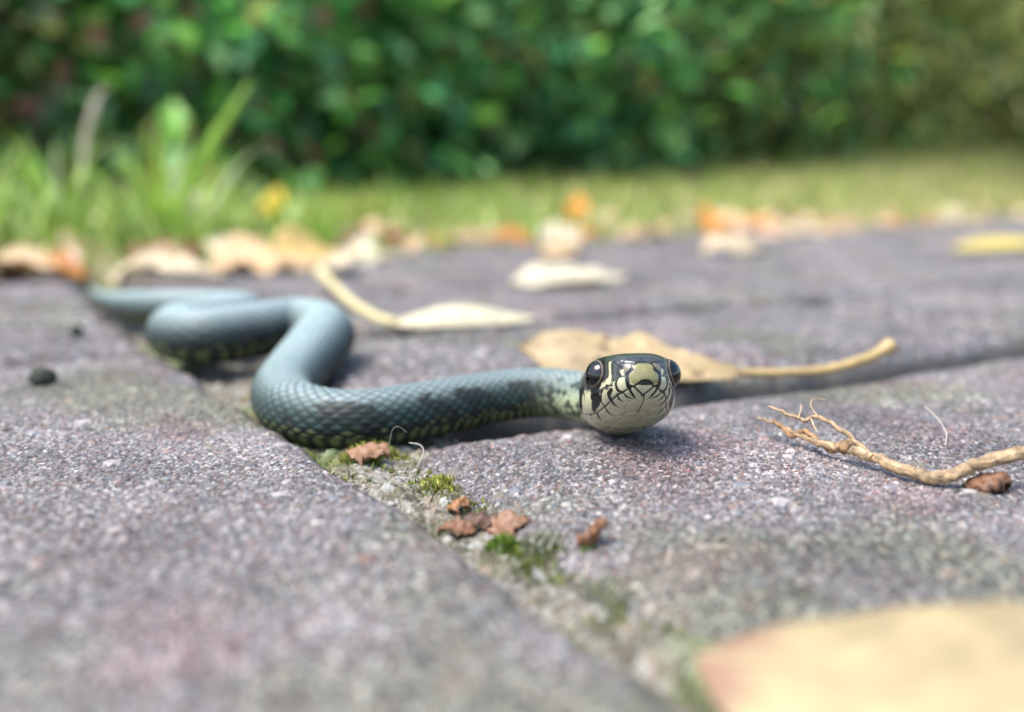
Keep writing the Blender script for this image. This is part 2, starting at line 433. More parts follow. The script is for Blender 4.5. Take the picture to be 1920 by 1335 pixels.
# ------------------------------------------------------------------ shrubs of the hedge
def shrub(loc, rad, height, n, seed, cols, leaf, label, group='shrubs of the hedge', accent=None, pa=0.02, flat=0.0):
    rs = np.random.RandomState(seed)
    root = empty('hedge_shrub', loc); tag(root, label, 'shrub', group)
    tips = []
    tp = []
    for k in range(7):
        a = rs.rand() * 6.28; r = rad * rs.uniform(.25, .75)
        P = np.array([[rs.normal(0, .02), rs.normal(0, .02), -.03], [math.cos(a) * r * .3, math.sin(a) * r * .3, height * .3],
                      [math.cos(a) * r * .7, math.sin(a) * r * .7, height * .62], [math.cos(a) * r, math.sin(a) * r, height * rs.uniform(.8, .97)]])
        Q = catmull(P, 5); tp.append((*tube(Q, np.linspace(.013, .004, len(Q)), 7), (0.07, .05, .035)))
    Vv, Ff, Cc = join(tp)
    obj('stem', mesh_np('stem', Vv, Ff, Cc), M['bark'], root)
    # clumps then leaves in clumps
    nc = 46
    cl = rs.normal(size=(nc, 3)); cl /= np.linalg.norm(cl, axis=1)[:, None]
    cl *= rs.uniform(.45, 1.0, (nc, 1)) ** .6
    cl = cl * np.array([rad, rad, height * .5]) + np.array([0, 0, height * .5])
    hh = np.clip(cl[:, 2] / height, 0, 1); cl[:, :2] *= (1.25 - .95 * hh)[:, None]
    cb = rs.uniform(.3, 1.9, nc)
    ci = rs.randint(0, nc, n)
    P = cl[ci] + rs.normal(size=(n, 3)) * np.array([.11, .11, .12]) * rad / .45
    fill = rs.rand(n) < .16
    P[fill] = (rs.uniform(-1, 1, (fill.sum(), 3)) * np.array([rad * .9, rad * .9, height * .5]) + np.array([0, 0, height * .5]))
    hf = np.clip(P[fill, 2] / height, 0, 1)[:, None]; P[fill, :2] *= 1.2 - .95 * hf
    P[:, 2] = np.clip(P[:, 2], 0.03, None)
    out = P - np.array([0, 0, height * .5]); out /= np.linalg.norm(out, axis=1)[:, None] + 1e-6
    D = out * .7 + rs.normal(size=(n, 3)) * .55 + np.array([0, 0, -.15]); D /= np.linalg.norm(D, axis=1)[:, None]
    S = np.cross(D, np.array([0, 0, 1.0]) + rs.normal(size=(n, 3)) * .45); S /= np.linalg.norm(S, axis=1)[:, None] + 1e-6
    Nn = np.cross(S, D)
    ln = leaf[0] * rs.uniform(.75, 1.45, n)[:, None]; w = leaf[1] * rs.uniform(.7, 1.2, n)[:, None]
    v0 = P; v1 = P + D * ln * .45 + S * w * .5 + Nn * w * .18; v2 = P + D * ln - Nn * ln * .12; v3 = P + D * ln * .45 - S * w * .5 + Nn * w * .18
    v4 = P + D * ln * .5
    Vv = np.stack([v0, v1, v2, v3, v4], 1).reshape(-1, 3)
    b = np.arange(n)[:, None] * 5
    Ff = np.concatenate([b + np.array([[0, 1, 4]]), b + np.array([[1, 2, 4]]), b + np.array([[2, 3, 4]]), b + np.array([[3, 0, 4]])])
    cols = np.array(cols); k = rs.randint(0, len(cols), n)
    c = cols[k] * (cb[ci] * rs.uniform(.75, 1.25, n))[:, None]
    if accent is not None:
        m = rs.rand(n) < pa; ac = np.array(accent); c[m] = ac[rs.randint(0, len(ac), m.sum())]
    obj('crown', mesh_np('crown', Vv, Ff, np.repeat(c, 5, 0), smooth=False), M['foliage'], root)
    return root
EM = [(.07, .25, .05), (.11, .31, .06), (.03, .13, .03), (.24, .44, .17), (.08, .26, .11), (.15, .32, .05), (.17, .20, .06)]
OL = [(.24, .29, .06), (.34, .37, .12), (.14, .19, .035), (.40, .40, .16)]
RED = [(.28, .09, .06), (.32, .16, .08), (.22, .08, .07)]
YEL = [(.35, .30, .06), (.30, .24, .10), (.40, .36, .2)]
def at_lawn(x, y): return (x, y, float(lawn_h(np.array(x), np.array(y))))
HS = 'shrubs of the hedge'; RS = 'shrubs of the rear row'
for x, y, r_, h_, n_, sd0, cs, lf, lab, gp, ac, pa in (
 (-1.15, 1.15, .38, .62, 2600, 1, EM, (.05, .032), 'deep green leafy shrub at the far left end of the hedge', HS, RED, .02),
 (-.74, 1.45, .38, .62, 3000, 2, EM, (.05, .032), 'deep green shrub with reddish leaves behind the dry grass stalk', HS, RED, .09),
 (-.42, 1.85, .38, .66, 3000, 3, EM, (.05, .032), 'deep green shrub with a few reddish leaves behind the long green blade', HS, RED, .03),
 (.0, 2.35, .44, .75, 3400, 4, EM + [(.07, .24, .10)], (.055, .034), 'mid green leafy shrub behind the snake, centre of the hedge', HS, RED, .015),
 (.52, 2.8, .48, .85, 3400, 5, EM + OL[:2], (.06, .03), 'lighter green leafy shrub directly behind the snake head', HS, YEL, .01),
 (1.12, 3.15, .48, .95, 4200, 6, OL + [(.05, .17, .04)], (.07, .02), 'olive green narrow leaved shrub right of the hedge centre', HS, YEL, .02),
 (1.85, 3.45, .48, 1.0, 4200, 7, OL, (.07, .022), 'olive shrub with yellowing leaves above the yellow leaf at the right', HS, YEL, .05),
 (2.7, 3.95, .55, 1.05, 3200, 8, OL, (.07, .022), 'olive shrub at the far right end of the hedge', HS, YEL, .04),
 (-1.35, 1.95, .5, 1.0, 3000, 9, EM, (.075, .05), 'dark green shrub of the rear hedge row, far left', RS, RED, .02),
 (-.75, 2.35, .5, 1.05, 3000, 10, EM, (.075, .05), 'dark green shrub of the rear hedge row, left of centre', RS, RED, .02),
 (-.15, 2.95, .55, 1.15, 3200, 14, EM, (.075, .05), 'dark green shrub of the rear hedge row, behind the snake coils', RS, RED, .01),
 (.5, 3.5, .6, 1.3, 3200, 11, EM, (.08, .05), 'dark green shrub of the rear hedge row, right of centre', RS, YEL, .01),
 (1.25, 3.95, .65, 1.45, 3400, 12, OL, (.09, .045), 'olive shrub of the rear hedge row, right of the darker ones', RS, YEL, .02),
 (2.1, 4.35, .7, 1.55, 3400, 13, OL, (.09, .045), 'olive shrub of the rear hedge row, behind the yellowing shrub', RS, YEL, .03),
 (3.1, 4.9, .75, 1.6, 3000, 15, OL, (.09, .045), 'olive shrub of the rear hedge row, at its right end', RS, YEL, .03),
 (.1, 4.3, .9, 2.0, 3000, 16, EM, (.10, .065), 'tall dark shrub closing the gap behind the middle of the hedge', RS, None, 0),
 (-1.3, 3.1, .9, 1.7, 3000, 17, EM, (.10, .065), 'tall dark shrub closing the gap behind the left of the hedge', RS, None, 0),
 (1.8, 5.4, 1.0, 2.3, 3000, 18, OL, (.10, .06), 'tall olive shrub closing the gap behind the right of the hedge', RS, None, 0)):
    shrub(at_lawn(x, y), r_, h_, n_, sd0, cs, lf, lab, gp, ac, pa)

# ------------------------------------------------------------------ the snake
# spine: x, y (lens heights), height of the centre, radius  (tail to neck)
SP = np.array([
 (-4.75, 10.2, .010, .012), (-4.05, 8.85, .045, .060), (-3.42, 7.80, .10, .105), (-2.98, 7.14, .14, .135),
 (-2.58, 6.78, .165, .150), (-2.18, 6.58, .175, .160), (-1.88, 6.32, .178, .166), (-1.98, 6.05, .172, .168), (-2.14, 5.84, .165, .170),
 (-2.08, 5.58, .160, .172), (-1.86, 5.46, .165, .175), (-1.60, 5.62, .178, .180), (-1.36, 5.80, .185, .180), (-1.15, 5.50, .185, .178), (-1.12, 5.12, .15, .172),
 (-1.15, 4.72, .08, .158), (-1.12, 4.34, .045, .150), (-.97, 4.04, .030, .143), (-.71, 3.92, .025, .138), (-.40, 4.05, .04, .133),
 (-.12, 4.20, .06, .128), (.13, 4.23, .08, .123), (.33, 4.09, .09, .119)])
HB = np.array([.452, 3.84, .098])                   # back of the head
YAW, PITCH = math.radians(4.5), math.radians(26)
HL = 0.0215
hd = np.array([math.sin(YAW) * math.cos(PITCH), -math.cos(YAW) * math.cos(PITCH), math.sin(PITCH)])
ctrl = np.vstack([SP, [*HB, .119], [*(HB + hd * .12), .119]])
Q = catmull(ctrl, 14); Q[:, :4] *= H
Q = Q[:-14 + 1] if False else Q
kb = len(SP) * 14                                    # index of HB in Q
Bd, sB = resample(Q[:kb + 1], 0.00036)
Bd[-1, :3] = HB * H
nH = 340
tt = np.linspace(0, 1, nH)
yH = HL * (1 - (1 - tt) ** 1.75)                      # rings crowd toward the snout
hdP = HB * H + yH[1:, None] * hd
pos = np.vstack([Bd[:, :3], hdP])
nB = len(Bd); nR = len(pos)
Tn = np.gradient(Bd[:, :3], axis=0); Tn /= np.linalg.norm(Tn, axis=1)[:, None]
Tn = np.vstack([Tn, np.tile(hd, (nH - 1, 1))])
for _ in range(30):                                  # smooth the frame over the neck
    Tn[nB - 60:nB + 4] = (Tn[nB - 61:nB + 3] + Tn[nB - 60:nB + 4] + Tn[nB - 59:nB + 5]) / 3
Tn /= np.linalg.norm(Tn, axis=1)[:, None]
Sd = np.cross(Tn, [0, 0, 1.0]); Sd /= np.linalg.norm(Sd, axis=1)[:, None]
Up = np.cross(Sd, Tn)
r_neck = Bd[-1, 3] * 1000
# head profile in mm: y, half width, top, bottom, height of widest line
HPk = np.array([
 (0.0, r_neck, r_neck * .95, -r_neck * .92, -.2),
 (2.5, 5.5, 4.55, -4.7, -.4),
 (5.5, 6.75, 4.6, -4.9, -.6),
 (8.5, 7.2, 4.9, -4.9, -.7),
 (11.5, 6.7, 5.05, -4.65, -.6),
 (14.0, 5.85, 4.95, -4.3, -.4),
 (16.0, 5.25, 4.5, -3.95, -.3),
 (21.5, 4.2, 3.6, -3.1, -.2)])
ymm = np.concatenate([np.full(nB - 1, -1.0), yH * 1000])
prof = [pchip(HPk[:, 0], HPk[:, k], np.clip(ymm, 0, 21.5)) for k in range(1, 5)]
tip = (1 - (np.clip(ymm - 15.0, 0, 6.5) / 6.5) ** 2.8).clip(0, 1) ** (1 / 2.1)      # rounded snout
for k in range(3): prof[k] = prof[k] * tip
rb = np.concatenate([Bd[:-1, 3] * 1000, np.zeros(nH)])
isb = ymm < 0
W = np.where(isb, rb, prof[0]); ZT = np.where(isb, rb * .95, prof[1]); ZB = np.where(isb, -rb * .92, prof[2]); ZM = np.where(isb, -.03 * rb, prof[3] * np.clip(tip * 1.0, 0, 1))
NT = 256
th = np.linspace(0, 2 * np.pi, NT, endpoint=False)
ct, st = np.cos(th), np.sin(th)
hb = sstep(0, 6, ymm)[:, None]                        # 0 body .. 1 head
eU = 2 / (2.0 + 1.5 * hb); eL = 2 / (2.0 + 0.25 * hb)
spow = lambda a, e: np.sign(a) * np.abs(a) ** e
ex = np.where(st[None] >= 0, eU, eL)
LX = W[:, None] * spow(ct[None], ex)
LZ = np.where(st[None] >= 0, ZM[:, None] + (ZT - ZM)[:, None] * np.abs(st[None]) ** eU, ZM[:, None] - (ZM - ZB)[:, None] * np.abs(st[None]) ** eL)
YY = np.broadcast_to(ymm[:, None], LX.shape)
EYE = np.array([4.75, 14.3, 1.75]); ER = 2.3
side = np.sign(LX)
# brow, cheek hollow before the eye (loreal), canthus
de = np.sqrt(((np.abs(LX) - 5.3) / 1.4) ** 2 + ((YY - 14.3) / 3.0) ** 2 + ((LZ - 4.0) / .9) ** 2)
brow = np.exp(-de ** 2) * hb
LX = LX + side * .45 * brow; LZ = LZ + .25 * brow
dl = np.sqrt(((YY - 17.4) / 1.6) ** 2 + ((LZ - 1.2) / 1.3) ** 2)
LX = LX - side * .35 * np.exp(-dl ** 2) * hb * (np.abs(LX) > 1.5)
# arc length along the body for the scale rows
seg = np.concatenate([[0], np.cumsum(np.linalg.norm(np.diff(pos, axis=0), axis=1))]) * 1000
s_head = seg[nB - 1]
SS = np.broadcast_to((s_head - seg)[:, None], LX.shape)         # mm behind the head, + toward the tail
rad = np.maximum(np.hypot(LX, LZ), 1e-3)
nx, nz = LX / rad, LZ / rad
ang = np.degrees(np.arctan2(ct, st))[None] * np.ones_like(LX)    # 0 = back, +-180 = belly
R1 = np.where(isb, rb, r_neck)[:, None] * np.ones_like(LX)
# --- dorsal scales: diamonds overlapping toward the tail
SLEN = 0.40 * R1.clip(1.5, 9)
phase = np.cumsum(np.concatenate([[0], np.diff(seg) / SLEN[1:, 0]])); phase = (phase[nB - 1] - phase)[:, None] * np.ones_like(LX)
row = ang / 10.0
a1 = phase + row * .5; a2 = phase - row * .5
f1 = a1 - np.floor(a1); f2 = a2 - np.floor(a2)
edge = np.minimum(np.minimum(f1, 1 - f1), np.minimum(f2, 1 - f2))
ramp = (f1 + f2) / 2
hgt = 0.042 * R1 * (sstep(0, .22, edge) * (.35 + .75 * ramp)) + 0.007 * R1 * np.exp(-((f1 - f2) / .12) ** 2) * sstep(0.03, .25, edge)
vent = sstep(108, 118, np.abs(ang))
fv = (phase * 1.0) % 1.0
hv = 0.028 * R1 * sstep(0, .15, np.minimum(fv, 1 - fv)) * (.4 + .6 * fv)
dis = hgt * (1 - vent) + hv * vent
bodyw = 1 - sstep(2.0, 7.5, YY)
dis = dis * bodyw
cid = hsh(np.floor(a1), np.floor(a2), 4)
# --- body colours
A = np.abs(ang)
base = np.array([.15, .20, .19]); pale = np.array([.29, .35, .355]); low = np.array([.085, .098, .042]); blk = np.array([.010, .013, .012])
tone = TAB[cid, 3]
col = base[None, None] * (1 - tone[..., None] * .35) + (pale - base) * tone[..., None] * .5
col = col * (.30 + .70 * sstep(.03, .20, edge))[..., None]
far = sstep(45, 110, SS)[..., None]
col = col * (1 + .18 * far + .45 * far * (1 - sstep(15, 50, A))[..., None])  # rear coils paler, most along the back: sky sheen painted into the colour
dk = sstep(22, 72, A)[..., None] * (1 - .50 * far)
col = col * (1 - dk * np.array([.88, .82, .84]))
col = col * (1 - .72 * far * sstep(48, 88, A)[..., None])  # shading of the rear coils' lower flanks, painted into the colour
bar = vnoise(SS + 1.2 * np.sin(A * .09), np.sign(ang) * 7.0, 2.3, 51) > .50
blot = (bar & (A > 46) & (A < 100) & (tone > .12)) | ((tone > .86) & (A > 38) & (A < 60) & bar)
nf = sstep(0, 8, SS)
col = np.where(blot[..., None] & (SS > 1)[..., None] & (SS < 62)[..., None], blk + col * .12, col)
lows = sstep(84, 104, A)[..., None] * (1 - vent[..., None])
lc = np.where((edge[..., None] < .20) | (tone[..., None] < .40), blk, low * (.55 + .6 * tone[..., None]))
col = col * (1 - lows) + lc * lows
vcol = np.where(((fv < .52) & (A < 150))[..., None], low * 1.1, blk * 1.5)
col = col * (1 - vent[..., None]) + vcol * vent[..., None]
neckpale = (1 - sstep(7, 22, SS))[..., None]
ncol = np.array([.17, .21, .19]) * (1 - sstep(40, 95, A))[..., None] + np.array([.36, .40, .24]) * sstep(40, 95, A)[..., None]
nb = np.where(((tone > .7) & (A > 35) & (edge > .06))[..., None], blk * 2, ncol * (.8 + .4 * tone[..., None]))
nb = np.where(edge[..., None] < .09, nb * .5, nb)
col = col * (1 - neckpale * .85) + nb * neckpale * .85
# --- head colours and plates (seams are traced in head space, mm: x, y, z, half width at that point)
headtop = np.array([.030, .034, .030]); cream = np.array([.36, .345, .22]); olive = np.array([.17, .155, .065])
#S0
HEAD_STROKES = [
 ('dark', 1, [(4.11, 18.25, 1.82, 0.786), (3.41, 19.69, 0.48, 0.647), (3.87, 19.18, -0.04, 0.518)]),
 ('dark', 1, [(5.91, 13.8, -0.53, 0.376), (5.2, 15.85, -1.05, 0.331), (4.48, 17.88, -0.9, 0.326)]),
 ('olive', 0, [(0.89, 21.4, 0.51, 1.218), (-0.16, 21.49, 0.21, 1.411), (-1.32, 21.28, 0.51, 1.224)]),
 ('olive', 0, [(1.2, 21.29, -0.51, 0.96), (-0.12, 21.46, -0.44, 1.153), (-1.52, 21.18, -0.52, 0.965)]),
 ('greyb', 1, [(2.16, 20.84, 1.08, 0.54), (2.32, 20.79, 0.44, 0.463)]),
 ('cream', 1, [(4.04, 18.13, 2.53, 0.262), (4.19, 18.29, 0.73, 0.313), (4.43, 18.03, -0.67, 0.287)]),
 ('cream', 1, [(2.89, 20.26, -0.87, 0.578), (2.88, 19.96, -1.45, 0.579)]),
 ('cream', 1, [(3.88, 18.62, -1.63, 0.441), (3.77, 18.25, -2.07, 0.39)]),
 ('cream', 1, [(4.75, 16.93, -1.46, 0.473), (4.6, 15.73, -2.38, 0.529)]),
 ('cream', 1, [(6.36, 12.53, -1.04, 0.433), (6.46, 11.51, -1.91, 0.49), (6.23, 10.61, -2.68, 0.493)]),
 ('black', 1, [(5.79, 13.6, -1.31, 0.537), (5.57, 13.66, -1.88, 0.51), (5.31, 14.69, -1.58, 0.4)]),
 ('black', 1, [(5.63, 13.12, -2.16, 0.404), (5.61, 11.85, -2.83, 0.19), (5.5, 11.23, -3.11, 0.068)]),
 ('black', 1, [(5.23, 13.97, -2.23, 0.214), (5.25, 13.04, -2.7, 0.067)]),
 ('black', 1, [(6.84, 10.44, 0.6, 0.468), (7.02, 9.51, -0.02, 0.554), (7.06, 8.93, -1.16, 0.499), (6.83, 7.67, -2.01, 0.224)]),
 ('black', 1, [(4.06, 18.29, -1.41, 0.182), (4.31, 17.3, -1.83, 0.209), (3.98, 16.84, -2.46, 0.21), (3.41, 16.24, -3.06, 0.132), (2.79, 15.75, -3.47, 0.04)]),
 ('black', 1, [(1.25, 20.97, 1.56, 0.064), (1.78, 21.04, 0.62, 0.116), (2.28, 20.77, 0.17, 0.167), (2.28, 20.69, -0.72, 0.18), (2.13, 20.41, -1.44, 0.167), (1.37, 19.48, -2.54, 0.116), (0.73, 18.57, -3.08, 0.039)]),
 ('black', 1, [(1.83, 20.54, -1.48, 0.077), (1.52, 20.57, -1.6, 0.077), (0.93, 20.91, -1.37, 0.077)]),
 ('black', 1, [(-0.46, 20.72, 2.0, 0.052), (0.7, 20.89, 1.77, 0.077), (1.26, 21.0, 1.48, 0.077)]),
 ('black', 0, [(0.75, 21.02, -1.28, 0.128), (0.32, 21.13, -1.16, 0.231), (-0.13, 21.16, -1.12, 0.257), (-0.59, 21.1, -1.17, 0.231), (-1.06, 20.95, -1.29, 0.129)]),
 ('black', 1, [(1.52, 20.59, -1.56, 0.077), (2.09, 20.12, -1.79, 0.064), (2.74, 19.34, -2.06, 0.09), (3.26, 18.63, -2.17, 0.091), (3.71, 17.38, -2.46, 0.078), (4.33, 14.77, -2.87, 0.08), (4.84, 12.91, -3.11, 0.067), (5.28, 11.36, -3.24, 0.068), (5.97, 9.68, -3.07, 0.069), (6.62, 7.8, -2.4, 0.07)]),
 ('black', 1, [(3.34, 19.8, -0.08, 0.077), (3.63, 19.32, -0.88, 0.129), (3.32, 19.1, -1.75, 0.142), (2.74, 19.34, -2.06, 0.078)]),
 ('black', 1, [(2.23, 20.79, -0.09, 0.103), (3.34, 19.79, -0.14, 0.065), (4.18, 18.4, -0.9, 0.078)]),
 ('black', 1, [(5.06, 15.67, -1.41, 0.106), (5.02, 14.74, -2.14, 0.133), (4.53, 14.32, -2.87, 0.08)]),
 ('black', 1, [(6.72, 11.18, -0.29, 0.068), (6.81, 10.5, -1.11, 0.055), (6.66, 9.07, -2.33, 0.055)]),
 ('black', 1, [(1.4, 20.61, -1.61, 0.09), (0.57, 20.09, -2.24, 0.09), (-0.17, 19.51, -2.65, 0.091)]),
 ('black', 1, [(2.67, 19.3, -2.14, 0.065), (2.12, 18.94, -2.63, 0.104), (1.33, 18.81, -2.91, 0.052)]),
 ('black', 1, [(3.37, 18.5, -2.16, 0.078), (3.02, 17.95, -2.7, 0.117), (2.38, 17.62, -3.11, 0.039)]),
 ('black', 1, [(4.42, 14.26, -2.97, 0.08), (3.87, 13.51, -3.54, 0.121), (2.97, 12.82, -4.04, 0.041)]),
 ('black', 1, [(5.14, 11.74, -3.26, 0.095), (4.76, 10.71, -3.71, 0.123), (4.32, 9.83, -4.05, 0.041)]),
 ('black', 1, [(5.75, 10.22, -3.13, 0.082), (5.38, 8.34, -3.63, 0.042)]),
 ('black', 1, [(6.32, 8.89, -2.83, 0.083), (5.88, 6.39, -3.06, 0.042)]),
 ('black', 0, [(-0.17, 19.52, -2.64, 0.078), (-0.32, 18.3, -3.21, 0.065), (-0.14, 16.83, -3.67, 0.066), (-0.11, 14.91, -4.04, 0.067)]),
 ('seam', 0, [(-0.11, 14.91, -4.04, 0.053), (0.07, 13.01, -4.36, 0.054), (-0.98, 6.59, -4.78, 0.057)]),
 ('seam', 0, [(-0.24, 15.04, -4.0, 0.053), (-1.03, 11.24, -4.55, 0.055)]),
 ('seam', 1, [(0.73, 18.57, -3.08, 0.039), (0.1, 18.07, -3.31, 0.039), (-0.23, 16.22, -3.8, 0.04), (-0.04, 14.92, -4.04, 0.04)]),
 ('seam', 1, [(1.2, 18.79, -2.93, 0.039), (1.89, 17.57, -3.27, 0.039), (1.81, 15.94, -3.69, 0.04), (1.37, 14.97, -3.95, 0.04), (-0.04, 14.92, -4.04, 0.04)]),
 ('seam', 1, [(1.81, 15.94, -3.69, 0.04), (2.65, 15.51, -3.58, 0.027)]),
 ('seam', 1, [(2.97, 12.82, -4.04, 0.041), (2.22, 12.98, -4.18, 0.04), (1.66, 14.36, -4.02, 0.04), (1.37, 14.97, -3.95, 0.04)]),
 ('seam', 1, [(1.66, 14.36, -4.02, 0.04), (1.72, 12.06, -4.4, 0.041), (2.67, 9.31, -4.56, 0.042)]),
 ('seam', 1, [(2.67, 9.31, -4.56, 0.042), (0.99, 9.13, -4.77, 0.042), (-0.09, 11.14, -4.58, 0.041)]),
 ('black', 1, [(3.26, 4.63, -4.37, 0.057), (2.64, 7.52, -4.59, 0.084), (1.91, 7.49, -4.79, 0.056)]),
 ('seam', 1, [(2.64, 7.52, -4.59, 0.042), (2.84, 9.63, -4.49, 0.041)]),
 ('seam', 1, [(0.94, 5.11, -4.8, 0.057), (0.88, 7.06, -4.77, 0.042)]),
 ('seam', 1, [(4.32, 9.83, -4.05, 0.041), (3.72, 9.02, -4.34, 0.042), (2.67, 9.31, -4.56, 0.042)]),
 ('seam', 1, [(5.88, 6.39, -3.06, 0.042), (4.97, 7.48, -3.85, 0.042), (3.26, 4.63, -4.37, 0.043)]),
 ('black', 1, [(3.05, 19.72, 2.07, 0.091), (2.15, 20.45, 1.92, 0.078), (1.34, 20.84, 1.73, 0.064)]),
 ('black', 1, [(3.61, 18.66, 2.58, 0.065), (3.22, 19.76, 1.53, 0.078), (3.41, 19.69, 0.48, 0.103), (3.0, 20.16, 0.09, 0.077)]),
 ('black', 1, [(3.13, 19.91, 1.42, 0.207), (2.97, 20.11, 1.16, 0.181)]),
 ('black', 1, [(1.52, 20.98, 1.4, 0.051), (1.55, 21.15, 0.59, 0.064), (2.22, 20.79, 0.06, 0.077)]),
 ('black', 1, [(2.82, 19.92, 2.08, 0.052), (1.92, 20.09, 2.48, 0.052), (0.08, 20.1, 2.64, 0.052), (-0.22, 20.66, 2.09, 0.052)]),
 ('black', 1, [(4.64, 17.38, -0.63, 0.105), (4.03, 18.63, -0.96, 0.078)]),
 ('black', 1, [(3.72, 18.63, 2.38, 0.092), (3.88, 18.87, 0.57, 0.091), (4.18, 18.4, -0.9, 0.078)]),
]
#S1
hmask = sstep(2.0, 5.5, YY)[..., None]
labtop = pchip([0, 6, 10, 12, 14.9, 17.3, 18.9, 20.3, 21.5], [.5, .5, .4, -.1, -.5, .1, .75, .8, .8], np.clip(YY, 0, 21.5))   # top of the lip scales
upper = sstep(0.0, .25, LZ - labtop)[..., None]
hc = cream * (1 - upper) + headtop * upper
P3 = np.stack([LX, YY, LZ], -1)
hi = np.where(ymm > 1.0)[0]; Ph = P3[hi].reshape(-1, 3)
INK = {'black': (.006, .006, .006), 'seam': (.07, .06, .035), 'cream': tuple(cream * 1.05), 'olive': tuple(olive), 'dark': (.035, .035, .026), 'greyb': (.12, .105, .075)}
grv = np.zeros(len(Ph)); hcol = hc[hi].reshape(-1, 3).copy()
for cname, mir, S in HEAD_STROKES:
    for sg in ((1, -1) if mir else (1,)):
        S_ = np.array(S) * np.array([sg, 1, 1, 1.0]); S_[:, 3] = S_[:, 3] * (1.7 if cname == 'black' else 1) + (.02 if cname == 'black' else .035 if cname == 'seam' else 0); dmin = np.full(len(Ph), 9.0); cov = np.zeros(len(Ph))
        for q0, q1 in zip(S_[:-1], S_[1:]):
            dv = q1[:3] - q0[:3]; tq = np.clip(((Ph - q0[:3]) @ dv) / (dv @ dv + 1e-9), 0, 1)
            dist = np.linalg.norm(Ph - q0[:3] - tq[:, None] * dv, axis=1)
            wq = q0[3] + (q1[3] - q0[3]) * tq
            cov = np.maximum(cov, 1 - sstep(wq * .8, wq * 1.12 + .03, dist)); dmin = np.minimum(dmin, dist)
        hcol = hcol * (1 - cov[:, None]) + np.array(INK[cname]) * cov[:, None]
        if cname in ('black', 'seam'): grv = np.maximum(grv, np.exp(-(dmin / .17) ** 2))
grF = np.zeros(LX.shape); grF[hi] = grv.reshape(len(hi), NT)
eo = np.abs(np.linalg.norm(Ph * np.array([0, 1, 1]) + np.array([0, 0, 0]) - np.array([0, EYE[1] + .15, EYE[2]]), axis=1) - ER * .98)
rim = (1 - sstep(.30, .50, eo)) * (np.abs(Ph[:, 0]) > 3.5)
hcol = hcol * (1 - rim[:, None]) + np.array(INK['black']) * rim[:, None]
hc = hc.copy(); hc[hi] = hcol.reshape(len(hi), NT, 3)
col = col * (1 - hmask) + hc * hmask
dis = dis - .15 * grF * hmask[..., 0]
gl = (.35 + .15 * sstep(20, 50, A))[..., None]; col = np.concatenate([col, gl * (1 - hmask) + .24 * hmask], -1)              # alpha carries the gloss: polished head plates, satin body
LX2 = LX + nx * dis; LZ2 = LZ + nz * dis
Vs = pos[:, None] + (LX2[..., None] * Sd[:, None] + LZ2[..., None] * Up[:, None]) * .001
Vs = Vs.reshape(-1, 3); Fs = grid_faces(nR, NT, True)
k = len(Vs); Vs = np.vstack([Vs, pos[0]])
a = np.arange(NT); tailcap = np.stack([a, (a + 1) % NT, np.full(NT, k)], 1)
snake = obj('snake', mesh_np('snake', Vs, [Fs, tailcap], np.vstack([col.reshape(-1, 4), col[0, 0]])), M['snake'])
tag(snake, 'grey-green scaly snake with black and cream face lying in the paving joint', 'snake')
HM = np.eye(4); HM[:3, 0] = Sd[-1]; HM[:3, 1] = hd; HM[:3, 2] = Up[-1]; HM[:3, 3] = HB * H     # head space -> world (metres)
HEADM = Matrix(HM.tolist())
# eyes
nl, no = 48, 40
ph = np.linspace(0.001, np.pi, no); lo = np.linspace(0, 2 * np.pi, nl, endpoint=False)
PH, LO = np.meshgrid(ph, lo, indexing='ij')
for sx in (1, -1):
    E = np.stack([np.cos(PH), np.sin(PH) * np.cos(LO), np.sin(PH) * np.sin(LO)], -1) * ER * .001
    E[..., 0] *= 1.0
    deg = np.degrees(PH)
    ec = np.where((deg < 54)[..., None], np.array([.003, .003, .004]), np.array([.02, .012, .008]))
    ec = np.where(((deg > 54) & (deg < 56.5))[..., None], np.array([.15, .12, .07]), ec)
    e = obj('eye', mesh_np('eye', E.reshape(-1, 3), grid_faces(no, nl, True), ec.reshape(-1, 3)), M['eye'], snake)
    ax = Vector((.86 * sx, .50, .10)).normalized()
    rot = Vector((1, 0, 0)).rotation_difference(ax).to_matrix().to_4x4()
    e.matrix_basis = HEADM @ Matrix.Translation((sx * EYE[0] * .001, EYE[1] * .001, EYE[2] * .001)) @ rot
    e['label'] = 'glossy black eye with a thin pale ring'
    pc = np.linspace(.001, math.radians(53), 16); PA, LB = np.meshgrid(pc, lo, indexing='ij')
    Pp = np.stack([np.cos(PA), np.sin(PA) * np.cos(LB), np.sin(PA) * np.sin(LB)], -1) * (ER * .001 * 1.004)
    obj('pupil', mesh_np('pupil', Pp.reshape(-1, 3), grid_faces(16, nl, True), np.tile(np.array([.002, .002, .003]), (16 * nl, 1))), M['eye'], e)

